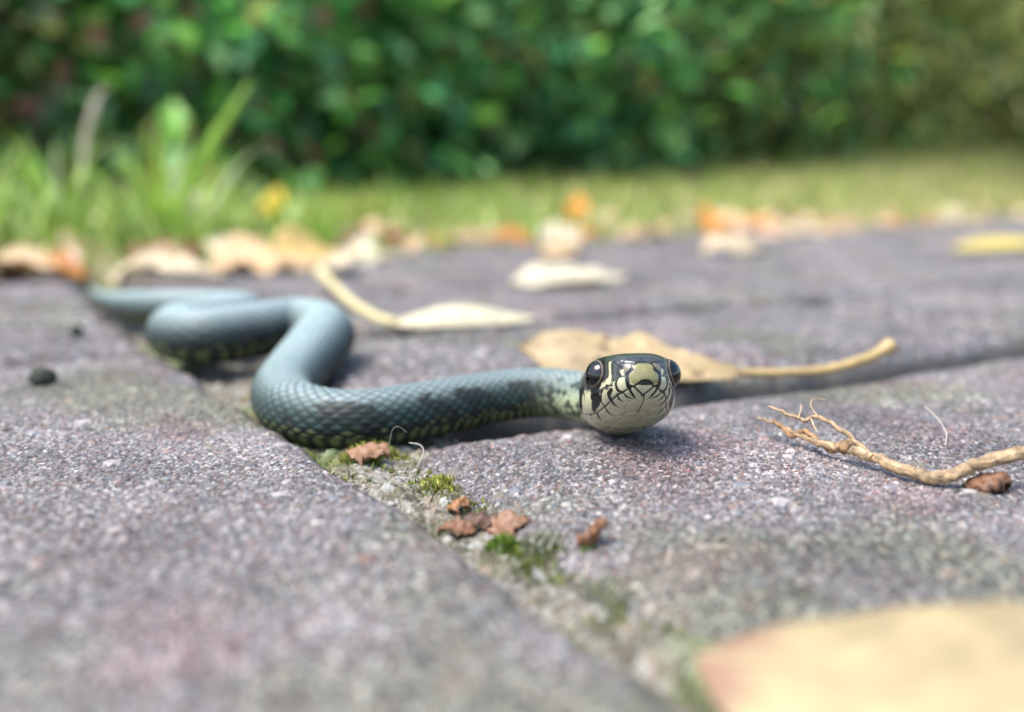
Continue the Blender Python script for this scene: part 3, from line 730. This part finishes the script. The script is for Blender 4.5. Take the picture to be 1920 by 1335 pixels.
# ------------------------------------------------------------------ fallen leaves
CREAM, TAN, ORANGE, BROWN = (.52, .43, .28), (.42, .30, .16), (.46, .19, .03), (.13, .065, .03)
def fallen_leaf(label, mid, hw, col, tilt=10, curl=0.0, fold=0.0, floor=.006, stalk=None, wave=.02, seed=1, spots=0.0, edge_col=None, ragged=.05,
                n=(26, 13), group='fallen leaves on the path', name='fallen_leaf', cat='leaf', peak=.42, thick=.00025, stalk_r=.022, veins=True, tip=None):
    """mid: midrib points in lens heights; the blade is swept across it, tilted, folded and curled; real thickness"""
    rs = np.random.RandomState(seed)
    root = empty(name, (mid[0][0] * H, mid[0][1] * H, 0)); tag(root, label, cat, group)
    inv = np.array([mid[0][0] * H, mid[0][1] * H, 0])
    Q, _ = resample(catmull(np.array(mid, float), 12), 1e-3)
    L = np.concatenate([[0], np.cumsum(np.linalg.norm(np.diff(Q, axis=0), axis=1))]); tq = np.linspace(0, 1, n[0])
    Mq = np.stack([np.interp(tq * L[-1], L, Q[:, k]) for k in range(3)], 1)
    T = np.gradient(Mq, axis=0); T /= np.linalg.norm(T, axis=1)[:, None]
    Lf = np.cross([0, 0, 1.0], T); Lf /= np.linalg.norm(Lf, axis=1)[:, None]; Nn = np.cross(T, Lf)
    ex_ = math.log(.5) / math.log(peak)
    w = hw * np.sin(np.pi * np.clip(tq, .004, .996) ** ex_) ** .85
    s = np.linspace(-1, 1, n[1])
    TT, S_ = np.meshgrid(tq, s, indexing='ij')
    jag = 1 + ragged * (fbm(TT * 9, np.sign(S_) * 3.0, .8 if ragged > .2 else .35, seed) - .5) * 2
    off = S_ * w[:, None] * jag
    a = math.radians(tilt) * np.ones_like(off) * (1 if Lf[:, 1].mean() > 0 else -1)       # tilt > 0 raises the far edge
    up = off * np.sin(a) + np.abs(off) * fold + curl * (off / hw) ** 2 * hw + wave * hw * 2 * (fbm(TT * 3 + seed, S_ * 1.2 + 7, .5, seed + 2) - .5) * (.3 + np.abs(S_))
    lat = off * np.cos(a)
    P = Mq[:, None] + lat[..., None] * Lf[:, None] + up[..., None] * Nn[:, None]
    P[..., 2] = np.maximum(P[..., 2], floor)
    c = np.ones(P.shape) * np.array(col)
    v = fbm(TT * 2, S_, .4, seed + 5)[..., None]; c = c * (.82 + .36 * v)
    c = c * (1 - .12 * np.exp(-(S_ / .07) ** 2))[..., None]
    if n[0] >= 24:
        vq = (TT * 11 - np.abs(S_) * 2.2) % 1.0; c = c * (1 - .16 * np.exp(-((vq - .5) / .10) ** 2) * sstep(.05, .2, np.abs(S_)))[..., None]; c = c * (.80 + .40 * fbm(TT * 6, S_ * 2.5, .5, seed + 15, 4))[..., None]
    if edge_col is not None:
        e = sstep(.72, 1.0, np.abs(S_) + .35 * (fbm(TT * 4, S_, .3, seed + 8) - .5))[..., None]; c = c * (1 - e) + np.array(edge_col) * e
    if tip is not None:
        e = sstep(tip[1], tip[1] + .12, (1 - TT) + .1 * (fbm(TT * 4, S_, .3, seed + 4) - .5))[..., None]; c = c * (1 - e) + np.array(tip[0]) * e
    if spots:
        d1, d2, idn = vor(TT * 12, S_ * 5, 1.0, seed + 6); m = ((TAB[idn, 3] < spots) & (d1 < .12 + .3 * TAB[idn, 4]))[..., None]
        c = np.where(m, np.array([.08, .045, .025]), c)
    o = obj('blade', mesh_np('blade', P.reshape(-1, 3) * H - inv, grid_faces(*n), c.reshape(-1, 3)), M['leaf'], root)
    so = o.modifiers.new('thickness', 'SOLIDIFY'); so.thickness = thick; so.offset = 0
    if veins:
        k = n[1] // 2
        Vv, Ff = tube(P[:, k] * H + Nn * .0001 - inv, np.linspace(.00035, .00008, n[0]), 6)
        obj('midrib', mesh_np('midrib', Vv, Ff, np.tile(np.array(col) * .8, (len(Vv), 1))), M['stalk'], o)
    if stalk is not None:
        Qs = catmull(np.array(stalk, float), 10) * H
        r = stalk_r * H * np.interp(np.linspace(0, 1, len(Qs)), [0, .15, .85, 1], [.8, .75, 1.0, 1.5])
        Vv, Ff = tube(Qs - inv, r, 10, .05, seed)
        obj('stalk', mesh_np('stalk', Vv, Ff, np.tile(np.array(col) * np.array([.92, .88, .7]), (len(Vv), 1))), M['stalk'], root)
    return root

fallen_leaf('curled yellow-tan leaf with dark specks and upturned stalk right behind the snake head',
            [(1.34, 5.0, .03), (1.0, 5.03, .05), (.62, 5.16, .10), (.30, 5.26, .13), (.05, 5.36, .10)], .27, (.33, .245, .125), tilt=38, curl=-.35, fold=.0,
            stalk=[(1.28, 5.0, .03), (1.5, 4.98, .035), (1.75, 4.98, .05), (1.98, 5.0, .11), (2.13, 5.02, .185)], spots=.16, wave=.22, ragged=.08, seed=3, n=(120, 45), peak=.55, stalk_r=.030, edge_col=(.40, .31, .16))
fallen_leaf('narrow pale yellow leaf lying beyond the snake with long stalk rising to the left',
            [(-.94, 7.04, .03), (-.6, 6.95, .04), (-.2, 6.98, .05), (.2, 7.25, .04)], .17, (.52, .47, .31), tilt=20, curl=.25, fold=.1,
            stalk=[(-.9, 7.03, .03), (-1.15, 7.4, .05), (-1.5, 8.2, .10), (-2.16, 10.2, .18)], seed=5, stalk_r=.045)
fallen_leaf('pale cream leaf lying flat on the far blocks, centre of the path',
            [(.0, 10.1, .03), (.4, 10.35, .05), (.85, 10.8, .06), (1.4, 11.2, .03)], .48, (.58, .51, .36), tilt=9, curl=.12, seed=6, wave=.25, n=(30, 15), ragged=.12)
fallen_leaf('cream leaf arched over a brown shadowed underside near the far path edge',
            [(3.3, 16.2, .03), (3.6, 16.2, .28), (4.1, 16.5, .30), (4.75, 17.0, .03)], .42, (.54, .43, .27), tilt=12, curl=-.4, seed=7, tip=(BROWN, .90), wave=.25, n=(30, 15))
fallen_leaf('bright yellow leaf with a dark brown end at the right edge of the path',
            [(7.75, 16.3, .10), (8.3, 16.3, .12), (9.4, 16.6, .13), (11.0, 17.2, .05)], .40, (.56, .45, .10), tilt=10, curl=.2, seed=8, tip=((.07, .03, .02), .90))
fallen_leaf('large blurred yellow leaf with a brown shrivelled tip close to the lens',
            [(.40, 1.82, .02), (.50, 1.72, .06), (.68, 1.57, .10), (.98, 1.42, .14), (1.6, 1.27, .12)], .37, (.36, .285, .155), tilt=20, curl=-.25, seed=9, n=(90, 41), peak=.5, tip=((.25, .15, .10), .83))
E = [  # x, y (lens heights), height, length, heading deg, colour, label
 (-5.6, 10.9, .10, 1.05, 8, (.40, .16, .025), 'orange-brown curled leaf at the left edge of the path', .5),
 (-6.2, 12.2, .08, 1.0, 160, (.62, .42, .28), 'pinkish tan leaf behind the orange-brown one at the left edge', .2),
 (-7.2, 12.0, .05, .9, 30, CREAM, 'cream leaf at the extreme left of the leaf litter', .2),
 (-5.2, 13.7, .22, 1.3, 175, (.16, .045, .015), 'dark red-brown leaf under the grass tuft on the left', -.3),
 (-4.1, 10.9, .06, 1.35, 12, (.68, .56, .36), 'long cream leaf beyond the tail of the snake', .25),
 (-3.4, 12.3, .06, 1.5, 20, (.62, .42, .22), 'peach coloured leaf by the far end of the rising stalk', .3),
 (-3.1, 13.9, .10, 1.2, 40, (.66, .46, .16), 'golden tan leaf on the path edge left of centre', .4),
 (-2.5, 14.3, .05, 1.0, 150, (.55, .54, .36), 'pale greenish cream leaf beside the golden tan leaf', .2),
 (-2.3, 18.2, .10, .95, 20, (.30, .07, .02), 'red-brown leaf on the path edge behind the narrow pale leaf', .5),
 (-1.0, 19.0, .06, 1.2, 170, TAN, 'tan leaf right of the red-brown one', .3),
 (-.1, 19.6, .05, 1.1, 10, CREAM, 'cream leaf flat on the path edge, above the flat pale leaf', .2),
 (1.2, 20.5, .05, 1.3, 25, (.72, .62, .42), 'whitish leaf lying at the foot of the upright orange leaf', .2),
 (2.9, 21.6, .06, 1.2, 200, (.64, .50, .30), 'creamy tan leaf between the two orange leaves', .3),
 (6.6, 23.0, .05, 1.0, 30, (.66, .45, .32), 'pinkish tan leaf right of the arched cream leaf', .3),
 (7.7, 24.0, .06, 1.2, 10, CREAM, 'cream leaf at the path edge right of the pinkish tan one', .3),
 (9.7, 27.0, .06, 1.3, 170, TAN, 'tan leaf at the path edge far right of the snake', .3),
 (12.6, 30.0, .06, 1.6, 20, (.62, .42, .24), 'sandy leaf on the distant right path edge', .3),
 (15.6, 33.0, .06, 1.6, 40, CREAM, 'pale leaf on the distant right path edge near the frame edge', .3),
 (-6.9, 14.6, .10, 1.0, 60, (.55, .44, .22), 'straw coloured leaf in the grass between the tufts on the left', .4)]
for k, (x, y, z, ln, az, c, lab, cu) in enumerate(E):
    d = np.array([math.cos(math.radians(az)), math.sin(math.radians(az))]) * ln
    c = tuple(np.array(c) * .82)
    fallen_leaf(lab, [(x - d[0] / 2, y - d[1] / 2, z * .4 + .03), (x, y, z + .06), (x + d[0] / 2, y + d[1] / 2, z * .5 + .03)], ln * .32, c, tilt=10 + 8 * (k % 4), curl=cu, seed=20 + k, n=(28, 13), group='leaf litter along the path edge', wave=.35, ragged=.15)
# leaves standing on edge in the grass
for x, y, z, hgt_, az, c, lab in ((1.75, 24.5, .02, .85, 80, (.62, .25, .02), 'bright orange leaf standing upright in the grass behind the snake head'),
                            (5.4, 25.5, .02, .75, 100, (.58, .24, .03), 'orange leaf propped in the grass above the arched cream leaf'),
                            (-5.6, 21.5, .3, .95, 70, (.66, .46, .03), 'golden yellow leaf standing in the grass on the left'),
                            (-7.0, 20.5, .3, .9, 110, (.56, .46, .30), 'beige leaf caught upright among the grass tufts')):
    d = np.array([math.cos(math.radians(az)), math.sin(math.radians(az))]) * .25
    z0 = max(z, float(lawn_h(np.array(x * H), np.array(y * H))) / H)
    fallen_leaf(lab, [(x, y, z0), (x + d[0] * .4, y + d[1] * .4, z0 + hgt_ * .55), (x + d[0], y + d[1], z0 + hgt_)], hgt_ * .36, c, tilt=0, curl=.35, seed=int(60 + x * 3), n=(16, 9), group='leaves standing in the grass', wave=.1)
RL = np.random.RandomState(31)
SC = [('cream', CREAM), ('tan', TAN), ('peach', (.56, .38, .22)), ('orange', ORANGE), ('dark brown', BROWN), ('sandy', (.60, .46, .26))]
ORD = ['first', 'second', 'third', 'fourth', 'fifth', 'sixth', 'seventh', 'eighth', 'ninth', 'tenth', 'eleventh', 'twelfth', 'thirteenth', 'fourteenth', 'fifteenth', 'sixteenth', 'seventeenth', 'eighteenth', 'nineteenth', 'twentieth'] + ['twenty-' + w for w in ('first', 'second', 'third', 'fourth', 'fifth', 'sixth', 'seventh', 'eighth', 'ninth')]
spots_ = []
for k in range(105):
    l = RL.uniform(-.75, 1.9); d = RL.normal(0.0, .06); x, y = (LAWN0 + LD * l + LN * d) / H
    spots_.append((x / y, x, y, RL.choice(6, p=[.14, .20, .16, .20, .16, .14])))
spots_.sort(); seen = [0] * 6
for k, (_, x, y, ci_) in enumerate(spots_):
    c = np.array(SC[ci_][1]) * RL.uniform(.8, 1.15); seen[ci_] += 1
    ln = RL.uniform(.6, 1.3); az = RL.rand() * 6.28; dv = np.array([math.cos(az), math.sin(az)]) * ln * .5
    z0 = max(.03, float(lawn_h(np.array(x * H), np.array(y * H))) / H + .05)
    fallen_leaf('%s %s leaf scrap from the left in the litter line of the path edge' % (ORD[seen[ci_] - 1], SC[ci_][0]), [(x - dv[0], y - dv[1], z0), (x, y, z0 + RL.uniform(.03, .18)), (x + dv[0], y + dv[1], z0 + .03)], ln * .33, c,
                tilt=RL.uniform(0, 35), curl=RL.uniform(-.3, .6), seed=100 + k, n=(12, 7), group='leaf scraps in the litter line', wave=.12, veins=False)

# ------------------------------------------------------------------ root twig, bud scale, clod, fibres
def wire(name, pts, r, mat, parent, col, n=10, wob=0.1, seed=1, steps_=12, origin=(0, 0, 0), noise=0.0):
    Q = catmull(np.array(pts, float), steps_) * H
    if noise:
        t_ = np.arange(len(Q)) * 1.0
        Q = Q + noise * H * np.stack([vnoise(t_, t_ * 0, 3, seed) - .5, vnoise(t_, t_ * 0 + 5, 3, seed) - .5, vnoise(t_, t_ * 0 + 9, 3, seed) - .5], 1)
    R = np.interp(np.linspace(0, 1, len(Q)), np.linspace(0, 1, len(r)), r) * H
    Vv, Ff = tube(Q - np.array(origin), R, n, wob, seed)
    ii, jj = np.meshgrid(np.arange(len(Q)) * 1.0, np.arange(n) * 1.0, indexing='ij')
    sk = (.45 + 1.1 * vnoise(ii * .12, jj, .55, seed) * (.6 + .8 * vnoise(ii, jj * .3, 2.0, seed + 1))).reshape(-1)
    c = np.array(col, float)[None] * np.concatenate([sk, [.8, .8]])[:, None]
    return obj(name, mesh_np(name, Vv, Ff, c), mat, parent)
ro = (1.45 * H, 3.05 * H, 0)
tw = empty('root_twig', ro); tag(tw, 'forked dry tan root twig lying on the block right of the snake', 'twig')
WC = (.26, .18, .10)
wire('stem', [(1.05, 3.77, .075), (1.10, 3.64, .075), (1.15, 3.52, .062), (1.20, 3.39, .060), (1.26, 3.31, .068), (1.33, 3.22, .058), (1.41, 3.10, .04), (1.48, 3.05, .036), (1.55, 3.03, .06), (1.64, 3.03, .095), (1.78, 3.03, .13), (1.95, 3.05, .15), (2.2, 3.1, .16)],
     [.004, .008, .011, .014, .018, .019, .022, .023, .022, .023, .026, .029, .029], M['wood'], tw, WC, 18, .09, 4, 16, ro, .012)
wire('branch', [(1.325, 3.22, .06), (1.30, 3.30, .085), (1.27, 3.40, .115), (1.235, 3.50, .135), (1.20, 3.53, .138), (1.16, 3.50, .13), (1.10, 3.54, .145), (1.04, 3.60, .165)], [.014, .010, .009, .008, .008, .008, .007, .004], M['wood'], tw, WC, 9, .12, 6, 12, ro, .01)
wire('twisted_strand', [(1.08, 3.66, .09), (1.13, 3.55, .055), (1.17, 3.49, .085), (1.22, 3.38, .045), (1.26, 3.31, .055)], [.006, .010, .011, .011, .006], M['wood'], tw, (.24, .14, .065), 8, .15, 8, 14, ro, .012)
wire('rootlet', [(1.135, 3.5, .137), (1.15, 3.52, .17), (1.155, 3.54, .185)], [.003, .002, .001], M['wood'], tw, (.40, .28, .16), 6, .1, 9, 6, ro)
wire('rootlet', [(1.22, 3.52, .137), (1.215, 3.6, .165), (1.24, 3.64, .185), (1.28, 3.62, .185)], [.003, .002, .002, .001], M['wood'], tw, (.40, .28, .16), 6, .1, 10, 6, ro)
wire('rootlet', [(1.285, 3.36, .10), (1.27, 3.30, .07), (1.268, 3.27, .05)], [.003, .003, .002], M['wood'], tw, (.40, .28, .16), 6, .1, 11, 6, ro)
wire('rootlet', [(1.19, 3.52, .135), (1.19, 3.47, .11), (1.195, 3.44, .095)], [.003, .002, .001], M['wood'], tw, (.40, .28, .16), 6, .1, 12, 6, ro)
wire('knot', [(1.245, 3.335, .062), (1.255, 3.31, .074), (1.27, 3.295, .064)], [.012, .032, .016], M['wood'], tw, (.2, .12, .055), 10, .2, 13, 6, ro)
fallen_leaf('small brown curled bud scale under the thick end of the root twig', [(1.575, 3.04, .008), (1.63, 3.02, .05), (1.69, 3.02, .055), (1.715, 3.03, .005)], .055, (.17, .08, .04), tilt=0, curl=-.9, seed=14, n=(28, 17), wave=.6, ragged=.35, edge_col=(.07, .035, .02), name='bud_scale', cat='bud scale', group=None, veins=False, thick=.0006)

def clod(label, x, y, r, seed, name='soil_clod', cat='clod'):
    u = np.linspace(.02, np.pi, 18); v = np.linspace(0, 2 * np.pi, 26, endpoint=False); A_, B_ = np.meshgrid(u, v, indexing='ij')
    D = np.stack([np.sin(A_) * np.cos(B_), np.sin(A_) * np.sin(B_), np.cos(A_)], -1)
    rr = .75 + .5 * fbm(D[..., 0] * 2 + 5, D[..., 1] * 2 + D[..., 2], .8, seed)
    V_ = D * (rr * r * H)[..., None] * np.array([1, .9, .85]); V_[..., 2] += r * H * .7
    o = obj(name, mesh_np(name, V_.reshape(-1, 3), grid_faces(18, 26, True)), M['clod'], None, (x * H, y * H, 0)); tag(o, label, cat)
clod('dark round soil clod on the left block', -2.52, 4.78, .066, 3)
clod('tiny dark crumb beyond the soil clod on the left', -3.2, 6.6, .05, 8)

def fibre(label, pts, r, name='fibre', cat='fibre'):
    Vv, Ff = tube(catmull(np.array(pts, float), 10) * H, r * H, 6)
    o = obj(name, mesh_np(name, Vv, Ff), M['fibre']); tag(o, label, cat, 'loose plant fibres')
fibre('thin white fibre standing on the block above the root twig', [(1.80, 3.86, .10), (1.79, 3.72, .085), (1.775, 3.6, .05), (1.74, 3.53, .01)], .0014)
fibre('curved white fibre sticking up from the moss below the snake', [(-.40, 3.56, -.10), (-.375, 3.56, -.06), (-.36, 3.57, -.02), (-.375, 3.58, .005), (-.42, 3.58, .015)], .0020)
fibre('hair-thin looped fibre in front of the snake flank', [(-.50, 3.60, -.09), (-.50, 3.58, .0), (-.485, 3.57, .07), (-.46, 3.57, .085), (-.43, 3.58, .06)], .0006)

# ------------------------------------------------------------------ moss, lichen and crumbs in the joint
def moss(label, x, y, z, rx, ry, hz, n, cols, seed, name='moss_cushion', cat='moss', leaf=(.030, .010)):
    rs = np.random.RandomState(seed); root = empty(name, (x * H, y * H, 0), ANG); tag(root, label, cat, 'growth in the paving joint')
    u = np.linspace(0, 1, 10); v = np.linspace(0, 2 * np.pi, 24, endpoint=False); A_, B_ = np.meshgrid(u, v, indexing='ij')
    k = 1 + .25 * (vnoise(np.cos(B_) * 2 + 9, np.sin(B_) * 2 + 9, 1, seed) - .5) * 2
    X_ = np.cos(B_) * A_ * rx * k; Y_ = np.sin(B_) * A_ * ry * k; Z_ = z + hz * .7 * (1 - A_ ** 2) - .02 * A_
    cd = np.array(cols[0]) * .5
    obj('cushion', mesh_np('cushion', np.stack([X_, Y_, Z_], -1).reshape(-1, 3) * H, grid_faces(10, 24, True), np.tile(cd, (240, 1))), M['moss'], root)
    a = rs.rand(n) * 6.283; r = np.sqrt(rs.rand(n)) * 1.05
    kk = 1 + .25 * (vnoise(np.cos(a) * 2 + 9, np.sin(a) * 2 + 9, 1, seed) - .5) * 2
    P = np.stack([np.cos(a) * r * rx * kk, np.sin(a) * r * ry * kk, z + hz * .7 * (1 - np.minimum(r, 1) ** 2) - .01], 1)
    D = np.stack([np.cos(a) * r * .7, np.sin(a) * r * .7, np.full(n, .8)], 1) + rs.normal(size=(n, 3)) * .5; D /= np.linalg.norm(D, axis=1)[:, None]
    S = np.cross(D, rs.normal(size=(n, 3))); S /= np.linalg.norm(S, axis=1)[:, None]; Nn = np.cross(S, D)
    ln = leaf[0] * rs.uniform(.6, 1.4, (n, 1)); w = leaf[1] * rs.uniform(.7, 1.3, (n, 1))
    V_ = np.stack([P - S * w * .3, P + D * ln * .5 + S * w * .5 + Nn * w * .3, P + D * ln + Nn * w * .5, P + D * ln * .5 - S * w * .5 + Nn * w * .3, P + D * ln * .45 - Nn * w * .2], 1).reshape(-1, 3)
    b = np.arange(n)[:, None] * 5
    F_ = np.concatenate([b + np.array([[0, 1, 4]]), b + np.array([[1, 2, 4]]), b + np.array([[2, 3, 4]]), b + np.array([[3, 0, 4]])])
    c = np.array(cols)[rs.randint(0, len(cols), n)] * rs.uniform(.7, 1.3, (n, 1))
    obj('leaflets', mesh_np('leaflets', V_ * H, F_, np.repeat(c, 5, 0)), M['moss'], root)
MG = [(.20, .22, .03), (.28, .28, .05), (.15, .17, .025), (.33, .31, .09)]
MB = [(.10, .17, .02), (.17, .24, .03), (.07, .12, .015)]
LI = [(.25, .26, .18), (.34, .35, .27), (.20, .21, .13), (.16, .17, .08)]
moss('yellow-green moss cushion in the joint just below the snake belly', -.60, 3.72, -.10, .13, .10, .09, 900, MG, 1)
moss('small olive moss tuft in the joint between the snake and the dry crumbs', -.27, 3.32, -.10, .09, .10, .05, 600, MG, 2)
moss('bright green moss cushion beside the brown leaf crumbs', -.02, 2.70, -.10, .05, .06, .06, 420, MB, 3)
moss('pale grey-green lichen tuft right of the bright moss cushion', .10, 2.70, -.10, .10, .09, .07, 700, LI, 4, 'lichen_tuft', 'lichen')
moss('pale lichen spread over the joint in the near foreground', .30, 2.38, -.10, .09, .15, .04, 600, LI, 5, 'lichen_tuft', 'lichen')
moss('dark green moss dot under the upright brown scrap', .235, 2.62, -.09, .035, .03, .05, 160, MB, 6)
moss('dull moss patch in the joint between the coils of the snake', -1.35, 4.85, -.10, .13, .16, .05, 500, [(.34, .26, .06), (.26, .22, .05)], 7)
for lab, m_, w_, c_, cu, sd_ in (
  ('curled brown leaf scrap on the moss below the snake', [(-.68, 3.62, -.04), (-.60, 3.60, -.01), (-.50, 3.60, -.035)], .045, (.26, .14, .075), -.5, 1),
  ('small orange-brown crumb alone in the joint', [(-.225, 3.06, -.085), (-.19, 3.05, -.05), (-.155, 3.05, -.08)], .030, (.28, .13, .05), -.6, 2),
  ('flat brown leaf scrap at the left of the crumb row', [(-.25, 2.86, -.09), (-.19, 2.84, -.075), (-.12, 2.84, -.09)], .04, (.22, .11, .06), .4, 3),
  ('dark crinkled leaf scrap in the middle of the crumb row', [(-.17, 2.92, -.08), (-.10, 2.90, -.055), (-.04, 2.90, -.08)], .04, (.12, .07, .045), -.5, 4),
  ('folded pinkish brown leaf scrap at the right of the crumb row', [(-.08, 2.86, -.09), (.0, 2.85, -.035), (.07, 2.87, -.07)], .045, (.26, .145, .085), -.7, 5),
  ('upright cupped brown scrap at the right side of the joint', [(.20, 2.66, -.04), (.25, 2.64, -.025), (.285, 2.65, .03)], .04, (.25, .12, .06), .9, 6)):
    fallen_leaf(lab, m_, w_, c_, tilt=18, curl=cu, floor=-.10, seed=200 + sd_, n=(24, 13), name='leaf_scrap', cat='leaf scrap', group='leaf scraps in the joint', veins=False, wave=.9, thick=.0002, edge_col=(.12, .06, .03), ragged=.5)

# ------------------------------------------------------------------ grass tufts at the path edge
def tuft(label, x, y, n, hmax, seed, spread=.9, cols=GRASS):
    rs = np.random.RandomState(seed); root = empty('grass_tuft', (x * H, y * H, 0)); tag(root, label, 'grass tuft', 'grass tufts at the path edge')
    z0 = float(lawn_h(np.array(x * H), np.array(y * H)))
    pt = []
    for k in range(n):
        a = rs.rand() * 6.283; r = rs.rand() * spread * H
        pt.append(blade(rs, (math.cos(a) * r, math.sin(a) * r, max(0, z0) - .002), hmax * H * rs.uniform(.25, 1) ** 1.3, rs.uniform(.003, .006), rs.uniform(.15, 1.0), a + rs.normal(0, .6), np.array(cols[rs.choice(len(cols))]) * rs.uniform(.8, 1.35), 6))
    Vv, Ff, Cc = join(pt); obj('blades', mesh_np('blades', Vv, Ff, Cc), M['grass'], root)
BG = [(.20, .33, .05), (.30, .44, .08), (.13, .24, .035), (.42, .48, .22), (.24, .36, .05)]
tuft('bright green grass tuft at the path edge behind the snake tail', -5.9, 15.0, 60, 2.5, 1, 1.1, BG)
tuft('green grass tuft left of the dry stalk', -8.0, 16.2, 60, 2.4, 2, 1.3, BG)
tuft('grass tuft at the left frame edge behind the orange leaf', -8.6, 14.2, 55, 2.0, 3, 1.1, BG)
tuft('low pale grass tuft behind the golden tan leaf', -4.3, 17.5, 70, 1.2, 4, 1.0, BG)
tuft('short grass tuft beside the golden yellow leaf', -6.6, 19.5, 45, 2.1, 5, 1.0, BG)
tuft('sparse grass tuft behind the narrow pale leaf', -3.6, 24.0, 60, 1.6, 6, 1.1)
def single(name, label, pts, w, col):
    Q = catmull(np.array(pts, float), 8) * H; T = np.gradient(Q, axis=0); S = np.cross(T, [0, 1.0, 0]); S /= np.linalg.norm(S, axis=1)[:, None]
    ww = np.interp(np.linspace(0, 1, len(Q)), np.linspace(0, 1, len(w)), w)[:, None] * H
    V_ = np.stack([Q - S * ww, Q + np.array([0, 1, 0]) * ww * .4, Q + S * ww], 1).reshape(-1, 3)
    o = obj(name, mesh_np(name, V_, grid_faces(len(Q), 3), np.tile(np.array(col), (len(V_), 1))), M['grass']); tag(o, label, 'grass', 'single stalks rising from the verge')
    so = o.modifiers.new('thickness', 'SOLIDIFY'); so.thickness = .0004
single('tall_grass', 'long bright green grass blade leaning right on the left of the verge', [(-6.0, 15.6, .1), (-5.6, 15.7, 1.0), (-5.1, 15.8, 1.9), (-4.45, 15.9, 2.9)], [.09, .12, .11, .03], (.30, .50, .05))
single('dry_stalk', 'pale dry grass stalk bent over at its top on the left', [(-7.6, 16.2, .1), (-7.55, 16.2, 1.0), (-7.45, 16.2, 1.9), (-7.2, 16.2, 2.6), (-7.08, 16.2, 2.8), (-6.95, 16.2, 2.85)], [.02, .03, .06, .07, .04, .015], (.50, .44, .33))

# loose moss leaflets creeping through the joint
RM = np.random.RandomState(88); n_ = 9000
u_ = US - .34 + RM.rand(n_) * .42; p_ = .55 + RM.rand(n_) * 3.6
dn = fbm(u_, p_, .16, 90, 2); keep = dn + RM.rand(n_) * .25 > .74
u_, p_, dn = u_[keep], p_[keep], dn[keep]; n_ = len(u_)
P = np.concatenate([(u_[:, None] * AU + p_[:, None] * AP), np.full((n_, 1), -.105)], 1) + np.array([0, 0, 1]) * RM.rand(n_, 1) * .03
D = RM.normal(size=(n_, 3)) * .6 + np.array([0, 0, .8]); D /= np.linalg.norm(D, axis=1)[:, None]
S = np.cross(D, RM.normal(size=(n_, 3))); S /= np.linalg.norm(S, axis=1)[:, None]
ln = RM.uniform(.015, .04, (n_, 1)); w = ln * .35
V_ = np.stack([P - S * w * .3, P + D * ln * .5 + S * w * .5, P + D * ln, P + D * ln * .5 - S * w * .5], 1).reshape(-1, 3) * H
kx = (vnoise(p_, u_, .35, 95) * 3.2).astype(int).clip(0, 2); CM = np.array([(.16, .17, .04), (.22, .23, .14), (.10, .13, .02)])
c = CM[kx] * RM.uniform(.6, 1.4, (n_, 1))
o = obj('moss', mesh_np('moss', V_, np.arange(n_ * 4).reshape(-1, 4), np.repeat(c, 4, 0)), M['moss']); tag(o, 'thin moss and lichen creeping through the sandy joint', 'moss', kind='stuff')
